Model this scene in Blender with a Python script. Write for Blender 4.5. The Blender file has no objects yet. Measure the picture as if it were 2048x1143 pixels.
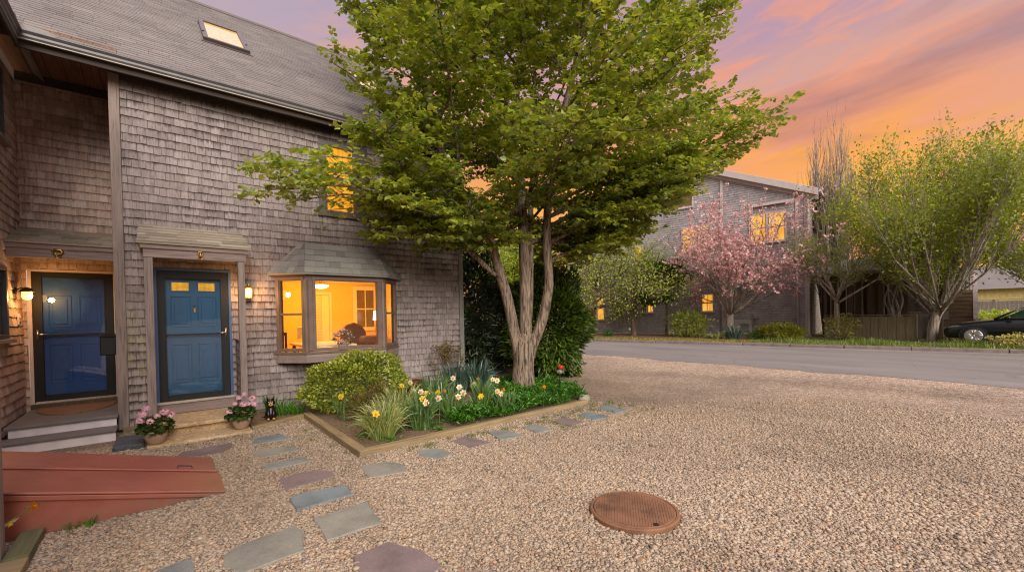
import bpy, math, random
import numpy as np
from mathutils import Vector, Matrix
RD = random.Random(11)
rng = np.random.default_rng(11)
SC = bpy.context.scene
COL = SC.collection
PI = math.pi
V3 = lambda *a: np.array(a, float)
GZ = -1.65                      # level of the gravel yard (camera eye is z = 0)

# ---------------------------------------------------------------- node helpers
def S(r, g, b):
    f = lambda c: c/12.92 if c <= .04045 else ((c+.055)/1.055)**2.4
    return (f(r/255), f(g/255), f(b/255), 1)
def nd(nt, typ, ins=None, **props):
    n = nt.nodes.new(typ)
    for k, v in props.items(): setattr(n, k, v)
    for k, v in (ins or {}).items():
        s = n.inputs[k]
        if isinstance(v, bpy.types.NodeSocket): nt.links.new(v, s)
        else: s.default_value = v
    return n
def ramp(nt, fac, stops, interp='LINEAR'):
    n = nd(nt, 'ShaderNodeValToRGB', {0: fac})
    cr = n.color_ramp; cr.interpolation = interp
    while len(cr.elements) < len(stops): cr.elements.new(.5)
    for e, (p, c) in zip(cr.elements, stops):
        e.position = p
        e.color = (c, c, c, 1) if isinstance(c, (int, float)) else (c if len(c) == 4 else (*c, 1))
    return n.outputs[0]
def mix(nt, f, a, b, bl='MIX'):
    n = nd(nt, 'ShaderNodeMix', {0: f, 6: a, 7: b}, data_type='RGBA', blend_type=bl)
    return n.outputs[2]
def mth(nt, op, a, b=0.0, c=None, clamp=False):
    n = nd(nt, 'ShaderNodeMath', {0: a, 1: b}, operation=op, use_clamp=clamp)
    if c is not None: n.inputs[2].default_value = c
    return n.outputs[0]
def noise(nt, vec, scale, detail=4, rough=.55, out=0, dist=0):
    n = nd(nt, 'ShaderNodeTexNoise', {'Scale': scale, 'Detail': detail, 'Roughness': rough, 'Distortion': dist})
    if vec is not None: nt.links.new(vec, n.inputs['Vector'])
    return n.outputs[out]
def objco(nt, sc=(1, 1, 1), rot=(0, 0, 0)):
    t = nd(nt, 'ShaderNodeNewGeometry').outputs['Position']
    return nd(nt, 'ShaderNodeMapping', {'Vector': t, 'Scale': sc, 'Rotation': rot}).outputs[0]
def island(nt): return nd(nt, 'ShaderNodeNewGeometry').outputs['Random Per Island']
def mat(name):
    m = bpy.data.materials.new(name); m.use_nodes = True
    nt = m.node_tree; b = nt.nodes['Principled BSDF']
    return m, nt, b
def setb(nt, b, **kw):
    for k, v in kw.items():
        k = k.replace('_', ' ')
        if isinstance(v, bpy.types.NodeSocket): nt.links.new(v, b.inputs[k])
        else: b.inputs[k].default_value = v
def bump(nt, b, h, strength=.3, dist=.01):
    n = nd(nt, 'ShaderNodeBump', {'Height': h, 'Strength': strength, 'Distance': dist})
    nt.links.new(n.outputs[0], b.inputs['Normal'])

# ---------------------------------------------------------------- materials
def m_paint(name, c, rough=.6, var=.12, metal=0, sc=6, bmp=.05):
    m, nt, b = mat(name)
    n = noise(nt, objco(nt, (sc, sc, sc)), 1, 6)
    dk = tuple(x*(1-var*2) for x in c[:3])+(1,); lt = tuple(min(1, x*(1+var)) for x in c[:3])+(1,)
    setb(nt, b, Base_Color=ramp(nt, n, [(.3, dk), (.55, c), (.75, lt)]), Roughness=rough, Metallic=metal)
    bump(nt, b, noise(nt, objco(nt, (60, 60, 60)), 1, 3), bmp, .004)
    return m
def m_wood(name, c, axis=2, dark=.45, rough=.85):
    """weathered boards, grain along one axis"""
    m, nt, b = mat(name)
    s = [55, 55, 55]; s[axis] = 2.2
    g = noise(nt, objco(nt, s), 1, 6, .6, dist=.4)
    s2 = [9, 9, 9]; s2[axis] = 1.2
    w = noise(nt, objco(nt, s2), 1, 5, .6)
    dk = tuple(x*dark for x in c[:3])+(1,); lt = tuple(min(1, x*1.25) for x in c[:3])+(1,)
    col = ramp(nt, g, [(.28, dk), (.47, c), (.72, lt)])
    col = mix(nt, .55, col, ramp(nt, w, [(.3, .45), (.6, 1.0)]), 'MULTIPLY')
    setb(nt, b, Base_Color=col, Roughness=rough)
    bump(nt, b, g, .35, .006)
    return m
def m_shingle(name, tones, stain=.75, lichen=False, streak=.5, warm=.0):
    """cedar shingles: one tone per shingle, vertical grain, dark run-off under the course above"""
    m, nt, b = mat(name)
    r = island(nt)
    col = ramp(nt, r, [(i/(len(tones)-1), t) for i, t in enumerate(tones)])
    g = noise(nt, objco(nt, (48, 48, 2.5)), 1, 5, .65)
    col = mix(nt, streak, col, ramp(nt, g, [(.3, .42), (.5, .95), (.75, 1.3)]), 'MULTIPLY')
    uv = nd(nt, 'ShaderNodeUVMap').outputs[0]
    v = nd(nt, 'ShaderNodeSeparateXYZ', {0: uv}).outputs[1]
    big = noise(nt, objco(nt, (.9, .9, .7)), 1, 5, .6)
    st = noise(nt, objco(nt, (26, 26, 3)), 1, 4, .7)
    k = mth(nt, 'ADD', mth(nt, 'MULTIPLY', v, .55), mth(nt, 'MULTIPLY', st, .75))
    k = mth(nt, 'ADD', k, mth(nt, 'MULTIPLY', mth(nt, 'SUBTRACT', big, .5), .9))
    k = ramp(nt, k, [(.72, 0), (.98, stain)])
    col = mix(nt, k, col, S(58, 46, 46))
    mot = noise(nt, objco(nt, (1.6, 1.6, 1.1)), 1, 4, .6)
    col = mix(nt, .5, col, ramp(nt, mot, [(.3, .62), (.62, 1.12)]), 'MULTIPLY')
    if lichen:
        p = nd(nt, 'ShaderNodeSeparateXYZ', {0: nd(nt, 'ShaderNodeNewGeometry').outputs['Position']})
        fx = ramp(nt, mth(nt, 'ADD', mth(nt, 'MULTIPLY', p.outputs[0], 1.0), .5), [(.05, 1), (.42, 0)])
        fz = ramp(nt, mth(nt, 'ADD', mth(nt, 'MULTIPLY', p.outputs[2], .3), .6), [(.25, 0), (.36, 1), (.52, .8), (.7, 0)])
        ln = ramp(nt, noise(nt, objco(nt, (7, 7, 5)), 1, 5, .7), [(.45, 0), (.62, 1)])
        f = mth(nt, 'MULTIPLY', mth(nt, 'MULTIPLY', fx, fz), ln)
        col = mix(nt, mth(nt, 'MULTIPLY', f, .75), col, S(150, 150, 70))
    setb(nt, b, Base_Color=col, Roughness=.9)
    bump(nt, b, g, .5, .004)
    return m
def m_roof(name, tones):
    m, nt, b = mat(name)
    col = ramp(nt, island(nt), [(i/(len(tones)-1), t) for i, t in enumerate(tones)])
    gr = noise(nt, objco(nt, (160, 160, 160)), 1, 2)
    col = mix(nt, .6, col, ramp(nt, gr, [(.3, .55), (.7, 1.35)]), 'MULTIPLY')
    bg = noise(nt, objco(nt, (.8, .8, .8)), 1, 5, .6)
    col = mix(nt, .6, col, ramp(nt, bg, [(.3, .7), (.65, 1.12)]), 'MULTIPLY')
    setb(nt, b, Base_Color=col, Roughness=.95)
    bump(nt, b, gr, .4, .003)
    return m
def m_glass(name, refl=.1, tint=(1, 1, 1, 1)):
    m, nt, b = mat(name)
    nt.nodes.remove(b)
    f = nd(nt, 'ShaderNodeFresnel', {'IOR': 1.5}).outputs[0]
    f = mth(nt, 'ADD', mth(nt, 'MULTIPLY', f, 1.2), refl, clamp=True)
    wv = noise(nt, objco(nt, (2.2, 2.2, 1.3)), 1, 1)
    bp = nd(nt, 'ShaderNodeBump', {'Height': wv, 'Strength': .12, 'Distance': .03}).outputs[0]
    t = nd(nt, 'ShaderNodeBsdfTransparent', {'Color': tint}).outputs[0]
    g = nd(nt, 'ShaderNodeBsdfGlossy', {'Roughness': .02, 'Normal': bp}).outputs[0]
    x = nd(nt, 'ShaderNodeMixShader', {0: f, 1: t, 2: g}).outputs[0]
    nt.links.new(x, nt.nodes['Material Output'].inputs[0])
    return m
def m_lit(name, c0, c1, strength=1.0, sc=(2, 2, 1.2)):
    """curtained window with the room lamp on behind it"""
    m, nt, b = mat(name); m.cycles.emission_sampling = 'NONE'
    n = noise(nt, objco(nt, sc), 1, 3)
    f = noise(nt, objco(nt, (14, 14, .6)), 1, 2)
    col = mix(nt, .5, ramp(nt, n, [(.35, c0), (.62, c1)]), ramp(nt, f, [(.35, .5), (.6, 1.1)]), 'MULTIPLY')
    setb(nt, b, Base_Color=(.1, .06, .02, 1), Roughness=.08, Emission_Color=col, Emission_Strength=strength)
    return m
def m_emit(name, c, s):
    m, nt, b = mat(name); m.cycles.emission_sampling = 'NONE'
    setb(nt, b, Base_Color=(.8, .7, .5, 1), Emission_Color=c, Emission_Strength=s)
    return m
def m_leaf(name, tones, transl=.35, gloss=.06, sc=1.2, mot=.7):
    m, nt, b = mat(name); nt.nodes.remove(b)
    r = island(nt)
    col = ramp(nt, r, [(i/(len(tones)-1), t) for i, t in enumerate(tones)])
    big = noise(nt, objco(nt, (sc, sc, sc)), 1, 3)
    col = mix(nt, mot, col, ramp(nt, big, [(.32, (.55, .62, .6)), (.66, (1.2, 1.12, .9))]), 'MULTIPLY')
    d = nd(nt, 'ShaderNodeBsdfDiffuse', {'Color': col}).outputs[0]
    t = nd(nt, 'ShaderNodeBsdfTranslucent', {'Color': mix(nt, .35, col, (1.0, .9, .15, 1), 'SOFT_LIGHT')}).outputs[0]
    x = nd(nt, 'ShaderNodeMixShader', {0: transl, 1: d, 2: t}).outputs[0]
    g = nd(nt, 'ShaderNodeBsdfGlossy', {'Roughness': .45, 'Color': (.8, .8, .8, 1)}).outputs[0]
    x = nd(nt, 'ShaderNodeMixShader', {0: gloss, 1: x, 2: g}).outputs[0]
    nt.links.new(x, nt.nodes['Material Output'].inputs[0])
    return m
def m_bark(name, c, dk, sc=26, twist=.0, bstr=.9):
    m, nt, b = mat(name)
    co = objco(nt, (sc, sc, sc*.09), (0, twist, 0))
    g = noise(nt, co, 1, 6, .65, dist=.8)
    col = ramp(nt, g, [(.4, dk), (.53, c), (.68, tuple(min(1, x*1.35) for x in c[:3])+(1,))])
    big = noise(nt, objco(nt, (3, 3, 1.5)), 1, 4)
    col = mix(nt, .6, col, ramp(nt, big, [(.3, .65), (.65, 1.15)]), 'MULTIPLY')
    setb(nt, b, Base_Color=col, Roughness=.95)
    bump(nt, b, g, bstr, .03)
    return m
GRAV = [(0, S(96, 89, 82)), (.12, S(142, 124, 105)), (.3, S(174, 152, 127)), (.45, S(192, 172, 145)), (.6, S(180, 153, 124)),
        (.72, S(172, 158, 144)), (.84, S(200, 182, 158)), (.92, S(190, 144, 104)), (1, S(112, 106, 102))]
def m_gravel():
    m, nt, b = mat('gravel_bed')
    co = objco(nt)
    wob = noise(nt, co, 9, 2, out=1)
    cw = mix(nt, .035, co, wob, 'ADD')
    v1 = nd(nt, 'ShaderNodeTexVoronoi', {'Vector': cw, 'Scale': 58.0, 'Randomness': 1.0})
    v2 = nd(nt, 'ShaderNodeTexVoronoi', {'Vector': cw, 'Scale': 34.0, 'Randomness': 1.0})
    h = nd(nt, 'ShaderNodeSeparateColor', {0: v1.outputs['Color']}).outputs[0]
    h2 = nd(nt, 'ShaderNodeSeparateColor', {0: v2.outputs['Color']}).outputs[1]
    sel = ramp(nt, noise(nt, co, 17, 2), [(.5, 0), (.54, 1)])
    col = mix(nt, sel, ramp(nt, h, GRAV), ramp(nt, h2, GRAV))
    d = mix(nt, sel, v1.outputs['Distance'], v2.outputs['Distance'])
    edge = ramp(nt, d, [(.35, 1.0), (.8, .5)])
    col = mix(nt, .9, col, edge, 'MULTIPLY')
    big = noise(nt, objco(nt, (.55, .55, .55)), 1, 6, .62)
    col = mix(nt, .8, col, ramp(nt, big, [(.3, (.62, .6, .6)), (.5, (.95, .93, .92)), (.7, (1.12, 1.08, 1.02))]), 'MULTIPLY')
    pat = noise(nt, objco(nt, (.5, .2, .5)), 1, 5, .6)
    col = mix(nt, .75, col, ramp(nt, pat, [(.34, (.66, .64, .62)), (.52, 1.0)]), 'MULTIPLY')
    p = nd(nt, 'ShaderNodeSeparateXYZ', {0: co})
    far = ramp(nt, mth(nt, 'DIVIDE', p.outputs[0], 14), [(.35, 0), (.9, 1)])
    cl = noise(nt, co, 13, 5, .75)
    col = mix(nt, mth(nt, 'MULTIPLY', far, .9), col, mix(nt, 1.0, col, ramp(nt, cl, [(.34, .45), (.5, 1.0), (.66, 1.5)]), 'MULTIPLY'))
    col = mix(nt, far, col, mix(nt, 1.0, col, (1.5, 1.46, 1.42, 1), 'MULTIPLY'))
    setb(nt, b, Base_Color=col, Roughness=.9)
    bump(nt, b, ramp(nt, d, [(.0, 1), (.7, 0)]), 1.0, .02)
    return m
def m_pebble():
    m, nt, b = mat('pebbles')
    col = ramp(nt, island(nt), GRAV)
    n = noise(nt, objco(nt, (90, 90, 90)), 1, 3)
    col = mix(nt, .5, col, ramp(nt, n, [(.3, .7), (.7, 1.2)]), 'MULTIPLY')
    col = mix(nt, .2, col, S(178, 155, 128))
    big = noise(nt, objco(nt, (.55, .55, .55)), 1, 6, .62)
    col = mix(nt, .6, col, ramp(nt, big, [(.3, (.7, .68, .68)), (.5, .97), (.7, (1.1, 1.08, 1.02))]), 'MULTIPLY')
    pat = noise(nt, objco(nt, (.5, .2, .5)), 1, 5, .6)
    col = mix(nt, .75, col, ramp(nt, pat, [(.34, (.66, .64, .62)), (.52, 1.0)]), 'MULTIPLY')
    setb(nt, b, Base_Color=col, Roughness=.85)
    bump(nt, b, n, .2, .004)
    return m
def m_stone(name, c, var=.18):
    m, nt, b = mat(name)
    n = noise(nt, objco(nt, (3.5, 3.5, 3.5)), 1, 7, .6)
    f = noise(nt, objco(nt, (70, 70, 70)), 1, 4, .6)
    dk = tuple(x*(1-var*1.6) for x in c[:3])+(1,); lt = tuple(x*(1+var) for x in c[:3])+(1,)
    col = ramp(nt, n, [(.32, dk), (.5, c), (.68, lt)])
    col = mix(nt, .45, col, ramp(nt, f, [(.3, .6), (.7, 1.25)]), 'MULTIPLY')
    setb(nt, b, Base_Color=col, Roughness=.78)
    bump(nt, b, mix(nt, .5, n, f), .35, .006)
    return m
def m_asphalt():
    m, nt, b = mat('asphalt')
    f = noise(nt, objco(nt, (75, 75, 75)), 1, 3)
    n = noise(nt, objco(nt, (.9, .22, 1)), 1, 6, .6)
    col = ramp(nt, n, [(.3, S(110, 102, 95)), (.5, S(124, 115, 107)), (.72, S(137, 128, 119))])
    col = mix(nt, .5, col, ramp(nt, f, [(.3, .72), (.7, 1.2)]), 'MULTIPLY')
    cr = nd(nt, 'ShaderNodeTexVoronoi', {'Vector': mix(nt, .25, objco(nt), noise(nt, objco(nt), 1.2, 4, out=1), 'ADD'), 'Scale': .45}, feature='DISTANCE_TO_EDGE').outputs[0]
    col = mix(nt, ramp(nt, cr, [(.0, .3), (.01, 0)]), col, S(70, 64, 62))
    setb(nt, b, Base_Color=col, Roughness=.85)
    bump(nt, b, f, .25, .005)
    return m
def m_redpaint():
    m, nt, b = mat('oxide_red_steel')
    n = noise(nt, objco(nt, (1.6, 1.6, 1.6)), 1, 6, .6); f = noise(nt, objco(nt, (9, 9, 9)), 1, 6, .7)
    col = ramp(nt, n, [(.3, S(138, 72, 57)), (.52, S(152, 83, 65)), (.72, S(160, 94, 76))])
    col = mix(nt, .35, col, ramp(nt, f, [(.3, .7), (.6, 1.1)]), 'MULTIPLY')
    sp = nd(nt, 'ShaderNodeTexVoronoi', {'Vector': objco(nt), 'Scale': 7.0})
    pick = ramp(nt, nd(nt, 'ShaderNodeSeparateColor', {0: sp.outputs['Color']}).outputs[0], [(.8, 0), (.81, 1)], 'CONSTANT')
    col = mix(nt, mth(nt, 'MULTIPLY', pick, ramp(nt, sp.outputs['Distance'], [(.03, .8), (.06, 0)])), col, S(206, 180, 160))
    z = nd(nt, 'ShaderNodeSeparateXYZ', {0: nd(nt, 'ShaderNodeNewGeometry').outputs['Position']}).outputs[2]
    dirt = mth(nt, 'MULTIPLY', nd(nt, 'ShaderNodeMapRange', {0: z, 1: -1.64, 2: -1.5, 3: 1.0, 4: 0.0}).outputs[0], ramp(nt, f, [(.4, .1), (.6, .8)]))
    col = mix(nt, dirt, col, S(120, 92, 74))
    setb(nt, b, Base_Color=col, Roughness=ramp(nt, f, [(.3, .42), (.7, .62)]))
    bump(nt, b, noise(nt, objco(nt, (4, 4, 4)), 1, 3), .15, .01)
    return m
def m_aggregate(name, c0, c1, sc=70, moss=0.3):
    m, nt, b = mat(name)
    v = nd(nt, 'ShaderNodeTexVoronoi', {'Vector': objco(nt), 'Scale': float(sc)})
    h = nd(nt, 'ShaderNodeSeparateColor', {0: v.outputs['Color']}).outputs[0]
    col = ramp(nt, h, [(0, c0), (.5, c1), (1, tuple(min(1, x*1.3) for x in c1[:3])+(1,))])
    big = noise(nt, objco(nt, (2.5, 2.5, 2.5)), 1, 5, .6)
    col = mix(nt, .7, col, ramp(nt, big, [(.3, (.6, .62, .5)), (.6, 1.05)]), 'MULTIPLY')
    setb(nt, b, Base_Color=col, Roughness=.9)
    bump(nt, b, v.outputs['Distance'], .4, .008)
    return m
def m_soil(name, c0, c1, c2):
    m, nt, b = mat(name)
    n = noise(nt, objco(nt, (28, 28, 28)), 1, 6, .7)
    k = noise(nt, objco(nt, (1.5, 1.5, 1.5)), 1, 5, .6)
    col = ramp(nt, n, [(.3, c0), (.5, c1), (.72, c2)])
    col = mix(nt, .6, col, ramp(nt, k, [(.3, .6), (.65, 1.15)]), 'MULTIPLY')
    setb(nt, b, Base_Color=col, Roughness=.95)
    bump(nt, b, n, .8, .03)
    return m

MS = dict(
 wall=m_shingle('grey_cedar_shingles', [S(135, 122, 118), S(146, 132, 128), S(155, 142, 138), S(139, 125, 119), S(160, 147, 143), S(127, 113, 109)], stain=.9, streak=.7, lichen=True),
 wall2=m_shingle('brown_cedar_shingles', [S(182, 154, 138), S(196, 170, 157), S(172, 147, 134), S(202, 182, 172), S(160, 131, 116)], stain=.6, streak=.7),
 farwall=m_shingle('dark_cedar_shingles', [S(166, 158, 158), S(176, 168, 167), S(158, 150, 150), S(184, 176, 175)], stain=.6, streak=.55),
 palewall=m_shingle('pale_cedar_shingles', [S(150, 138, 130), S(165, 152, 143), S(138, 126, 118)], stain=.4),
 roof=m_roof('asphalt_shingles', [S(118, 109, 103), S(128, 118, 112), S(122, 113, 108), S(134, 124, 117), S(114, 104, 99)]),
 bayroof=m_roof('slate_grey_shingles', [S(128, 123, 117), S(142, 138, 131), S(150, 146, 139), S(134, 130, 125), S(120, 115, 111)]),
 canroof=m_roof('weathered_wood_shingles', [S(150, 136, 118), S(164, 150, 132), S(140, 126, 110), S(172, 160, 142)]),
 trimz=m_wood('weathered_upright_board', S(142, 126, 118), 2),
 trimx=m_wood('weathered_level_board', S(140, 122, 115), 0),
 soffit=m_wood('brown_soffit_boards', S(150, 112, 84), 1),
 fascia=m_wood('dark_fascia', S(70, 58, 52), 0),
 base=m_wood('mossy_board', S(122, 106, 78), 0),
 timber=m_wood('edging_timber', S(150, 128, 92), 0, .6),
 timbery=m_wood('edging_timber_cross', S(150, 128, 92), 1, .6),
 mossy=m_wood('mossy_timber', S(104, 100, 66), 1, .6),
 fence=m_wood('weathered_fence', S(136, 122, 96), 2, .45),
 fence2=m_wood('grey_fence', S(140, 128, 120), 2, .6),
 brownpost=m_wood('brown_post', S(92, 72, 56), 2),
 stairw=m_wood('stair_wood', S(150, 130, 108), 1, .6),
 palew=m_wood('pale_rail_wood', S(198, 176, 162), 2, .75),
 bayframe=m_paint('bronze_window_frame', S(112, 92, 80), .5),
 gutter=m_paint('grey_gutter', S(98, 92, 92), .4),
 palestrip=m_paint('pale_sill_and_highlight', S(176, 162, 146), .5),
 corner=m_paint('grey_corner_board', S(132, 128, 122), .7),
 winframe=m_paint('grey_window_frame', S(92, 84, 82), .55),
 skyframe=m_paint('brown_skylight_frame', S(88, 76, 68), .45),
 white=m_paint('white_trim', S(196, 184, 178), .6, .06),
 offwhite=m_paint('painted_riser', S(228, 216, 215), .6, .07),
 pinktrim=m_paint('pale_casing', S(206, 184, 172), .6, .06),
 deck=m_paint('grey_deck_paint', S(112, 106, 104), .6, .08),
 black=m_paint('black_door_frame', S(7, 6, 6), .6, .1),
 blue=m_paint('blue_door_paint', S(26, 98, 140), .4, .06),
 blue2=m_paint('deep_blue_door_paint', S(34, 92, 156), .4, .06),
 bluetrim=m_paint('blue_casing', S(66, 92, 134), .5, .08),
 steel=m_paint('satin_nickel', S(190, 182, 170), .3, .05, 1),
 brass=m_paint('aged_brass', S(178, 140, 82), .4, .2, 1),
 iron=m_paint('black_iron', S(30, 27, 26), .5),
 red=m_redpaint(),
 rust=m_stone('rusty_iron', S(132, 92, 64), .34),
 pot=m_paint('clay_pot', S(168, 136, 112), .8, .1),
 glass=m_glass('window_glass', .03),
 storm=m_glass('storm_door_glass', .05, (.93, .95, .97, 1)),
 concrete=m_aggregate('exposed_aggregate', S(150, 120, 88), S(186, 158, 120), 90),
 tread=m_aggregate('worn_concrete', S(172, 144, 108), S(188, 160, 124), 40),
 granite=m_aggregate('dark_granite', S(44, 46, 52), S(84, 86, 94), 130),
 gravel=m_gravel(), pebble=m_pebble(), asphalt=m_asphalt(),
 soil=m_soil('garden_soil', S(74, 58, 43), S(118, 95, 70), S(158, 132, 100)),
 mulch=m_soil('mulch', S(84, 62, 44), S(126, 96, 68), S(158, 124, 88)),
 earth=m_soil('far_ground', S(86, 84, 50), S(112, 112, 64), S(140, 136, 84)),
 kerb=m_stone('kerb_stone', S(128, 112, 104), .2),
 bark=m_bark('grooved_bark', S(146, 126, 108), S(66, 53, 43), 30, 0, 1.0),
 bark2=m_bark('smooth_grey_bark', S(164, 150, 136), S(104, 92, 82), 14, 0, .4),
 bark3=m_bark('brown_bark', S(112, 92, 76), S(66, 52, 44), 20),
 twig=m_paint('twigs', S(122, 98, 80), .9),
 leaf=m_leaf('broad_green_leaves', [S(154, 166, 54), S(174, 182, 62), S(122, 148, 50), S(190, 194, 74), S(142, 158, 52), S(96, 126, 44)], .5, .08),
 cedar=m_leaf('evergreen_sprays', [S(58, 84, 28), S(84, 112, 36), S(120, 138, 46), S(68, 96, 30), S(44, 66, 24)], .28, .04, 3),
 rhodo=m_leaf('dark_glossy_leaves', [S(36, 54, 26), S(52, 72, 32), S(70, 92, 40), S(30, 44, 20)], .1, .12),
 box=m_leaf('bright_shrub_leaves', [S(116, 142, 34), S(160, 178, 48), S(196, 196, 66), S(98, 126, 32), S(178, 184, 54)], .4, .07, 4),
 spring=m_leaf('spring_leaves', [S(172, 192, 52), S(190, 204, 70), S(150, 176, 46), S(200, 208, 84)], .55),
 maple=m_leaf('new_green_leaves', [S(148, 164, 34), S(170, 182, 50), S(126, 146, 32), S(182, 186, 62)], .45, .04, .6),
 blossom=m_leaf('pink_blossom', [S(232, 168, 176), S(244, 198, 202), S(222, 146, 158), S(250, 218, 218), S(236, 176, 182)], .35, .02, 3, .35),
 redleaf=m_leaf('bronze_leaves', [S(126, 70, 50), S(146, 92, 56), S(104, 84, 44)], .35),
 gerleaf=m_leaf('geranium_leaves', [S(56, 74, 32), S(84, 104, 46), S(44, 60, 28)], .25, .05, 6),
 gerflower=m_leaf('pink_petals', [S(240, 172, 206), S(248, 200, 222), S(252, 222, 234)], .35, .03, 6),
 strap=m_leaf('strap_leaves', [S(92, 132, 66), S(118, 152, 70), S(80, 116, 70), S(138, 166, 80)], .35, .1, 3),
 strapblue=m_leaf('blue_green_leaves', [S(70, 98, 92), S(88, 116, 104), S(60, 86, 78)], .3, .1, 3),
 varieg=m_leaf('variegated_blades', [S(186, 186, 122), S(208, 202, 150), S(140, 160, 78), S(122, 144, 64), S(166, 176, 104)], .35, .06, 3),
 heath=m_leaf('brown_heather', [S(118, 100, 56), S(140, 120, 70), S(98, 92, 48)], .3, .03, 4),
 cover=m_leaf('ground_cover_leaves', [S(64, 126, 28), S(94, 152, 38), S(52, 106, 24), S(120, 166, 50)], .35, .06, 2.5),
 grass=m_leaf('lawn_grass', [S(92, 120, 40), S(116, 138, 52), S(142, 144, 66), S(80, 106, 36)], .35, .04, .8),
 yellow=m_leaf('yellow_petals', [S(250, 200, 30), S(252, 214, 50), S(244, 186, 24)], .35, .03, 5),
 cream=m_leaf('cream_petals', [S(248, 232, 196), S(252, 240, 212), S(244, 222, 176)], .35, .03, 5),
 orange=m_leaf('orange_trumpets', [S(246, 168, 30), S(240, 150, 24)], .3, .03, 5),
 juniper=m_leaf('golden_juniper', [S(138, 140, 36), S(160, 156, 48), S(110, 118, 32)], .3, .03, 2),
 sedum=m_leaf('pale_flower_heads', [S(196, 188, 110), S(214, 202, 132), S(166, 166, 84)], .3, .03, 2),
 stem=m_paint('green_stem', S(92, 118, 52), .7),
 carp=m_paint('black_car_paint', S(22, 26, 28), .22, .05), tyre=m_paint('tyre_rubber', S(24, 23, 23), .8),
 carglass=m_paint('dark_car_glass', S(26, 44, 30), .08, .05), alloy=m_paint('alloy_wheel', S(190, 186, 182), .3, .05, .8),
 lampglass=m_emit('lamp_glow', (1, .5, .12, 1), 3.2), dome=m_emit('ceiling_lamp_glow', (1, .85, .55, 1), 4),
 litwin=m_lit('lit_upstairs_window', S(250, 150, 10), S(255, 176, 30), 1.0),
 litfar=m_lit('lit_far_window', S(246, 160, 40), S(255, 196, 90), 1.0),
 litsky=m_lit('lit_skylight', S(246, 190, 112), S(250, 200, 126), .85),
 litdoor=m_lit('lit_door_pane', S(232, 160, 40), S(252, 186, 60), .95, (8, 8, 30)),
 room=m_paint('ochre_room_wall', S(240, 196, 96), .9, .03), ceil=m_paint('room_ceiling', S(240, 220, 170), .9, .03),
 floorr=m_paint('room_floor', S(190, 150, 90), .7), cloth=m_paint('pale_table_cloth', S(240, 225, 190), .8, .05),
 brownfab=m_paint('brown_upholstery', S(120, 84, 40), .9), darkwin=m_paint('dusk_window', S(120, 96, 60), .2),
 dark=m_paint('dark_void', S(26, 22, 20), .8), maroon=m_paint('maroon_tub', S(96, 34, 30), .4), yellowwall=m_paint('yellow_wall', S(226, 202, 132), .8),
 shed=m_paint('grey_utility_box', S(176, 170, 160), .5), solar=m_paint('grey_lamp_cap', S(120, 114, 106), .5), redrose=m_paint('red_ornament', S(226, 36, 34), .4),
 tan=m_paint('tan_glaze', S(206, 150, 70), .4), mat=m_wood('coir_mat', S(132, 96, 72), 0, .25), shutter=m_paint('slate_blue_sash', S(70, 72, 78), .4),
 figure=m_paint('black_glaze', S(22, 19, 18), .3), purple=m_stone('purple_slate', S(132, 114, 110)),
)
STONES = [m_stone('bluestone', S(134, 134, 126)), m_stone('purple_bluestone', S(128, 110, 106)), m_stone('blue_grey_slate', S(120, 130, 130)), m_stone('grey_green_slate', S(142, 138, 124))]
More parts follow.
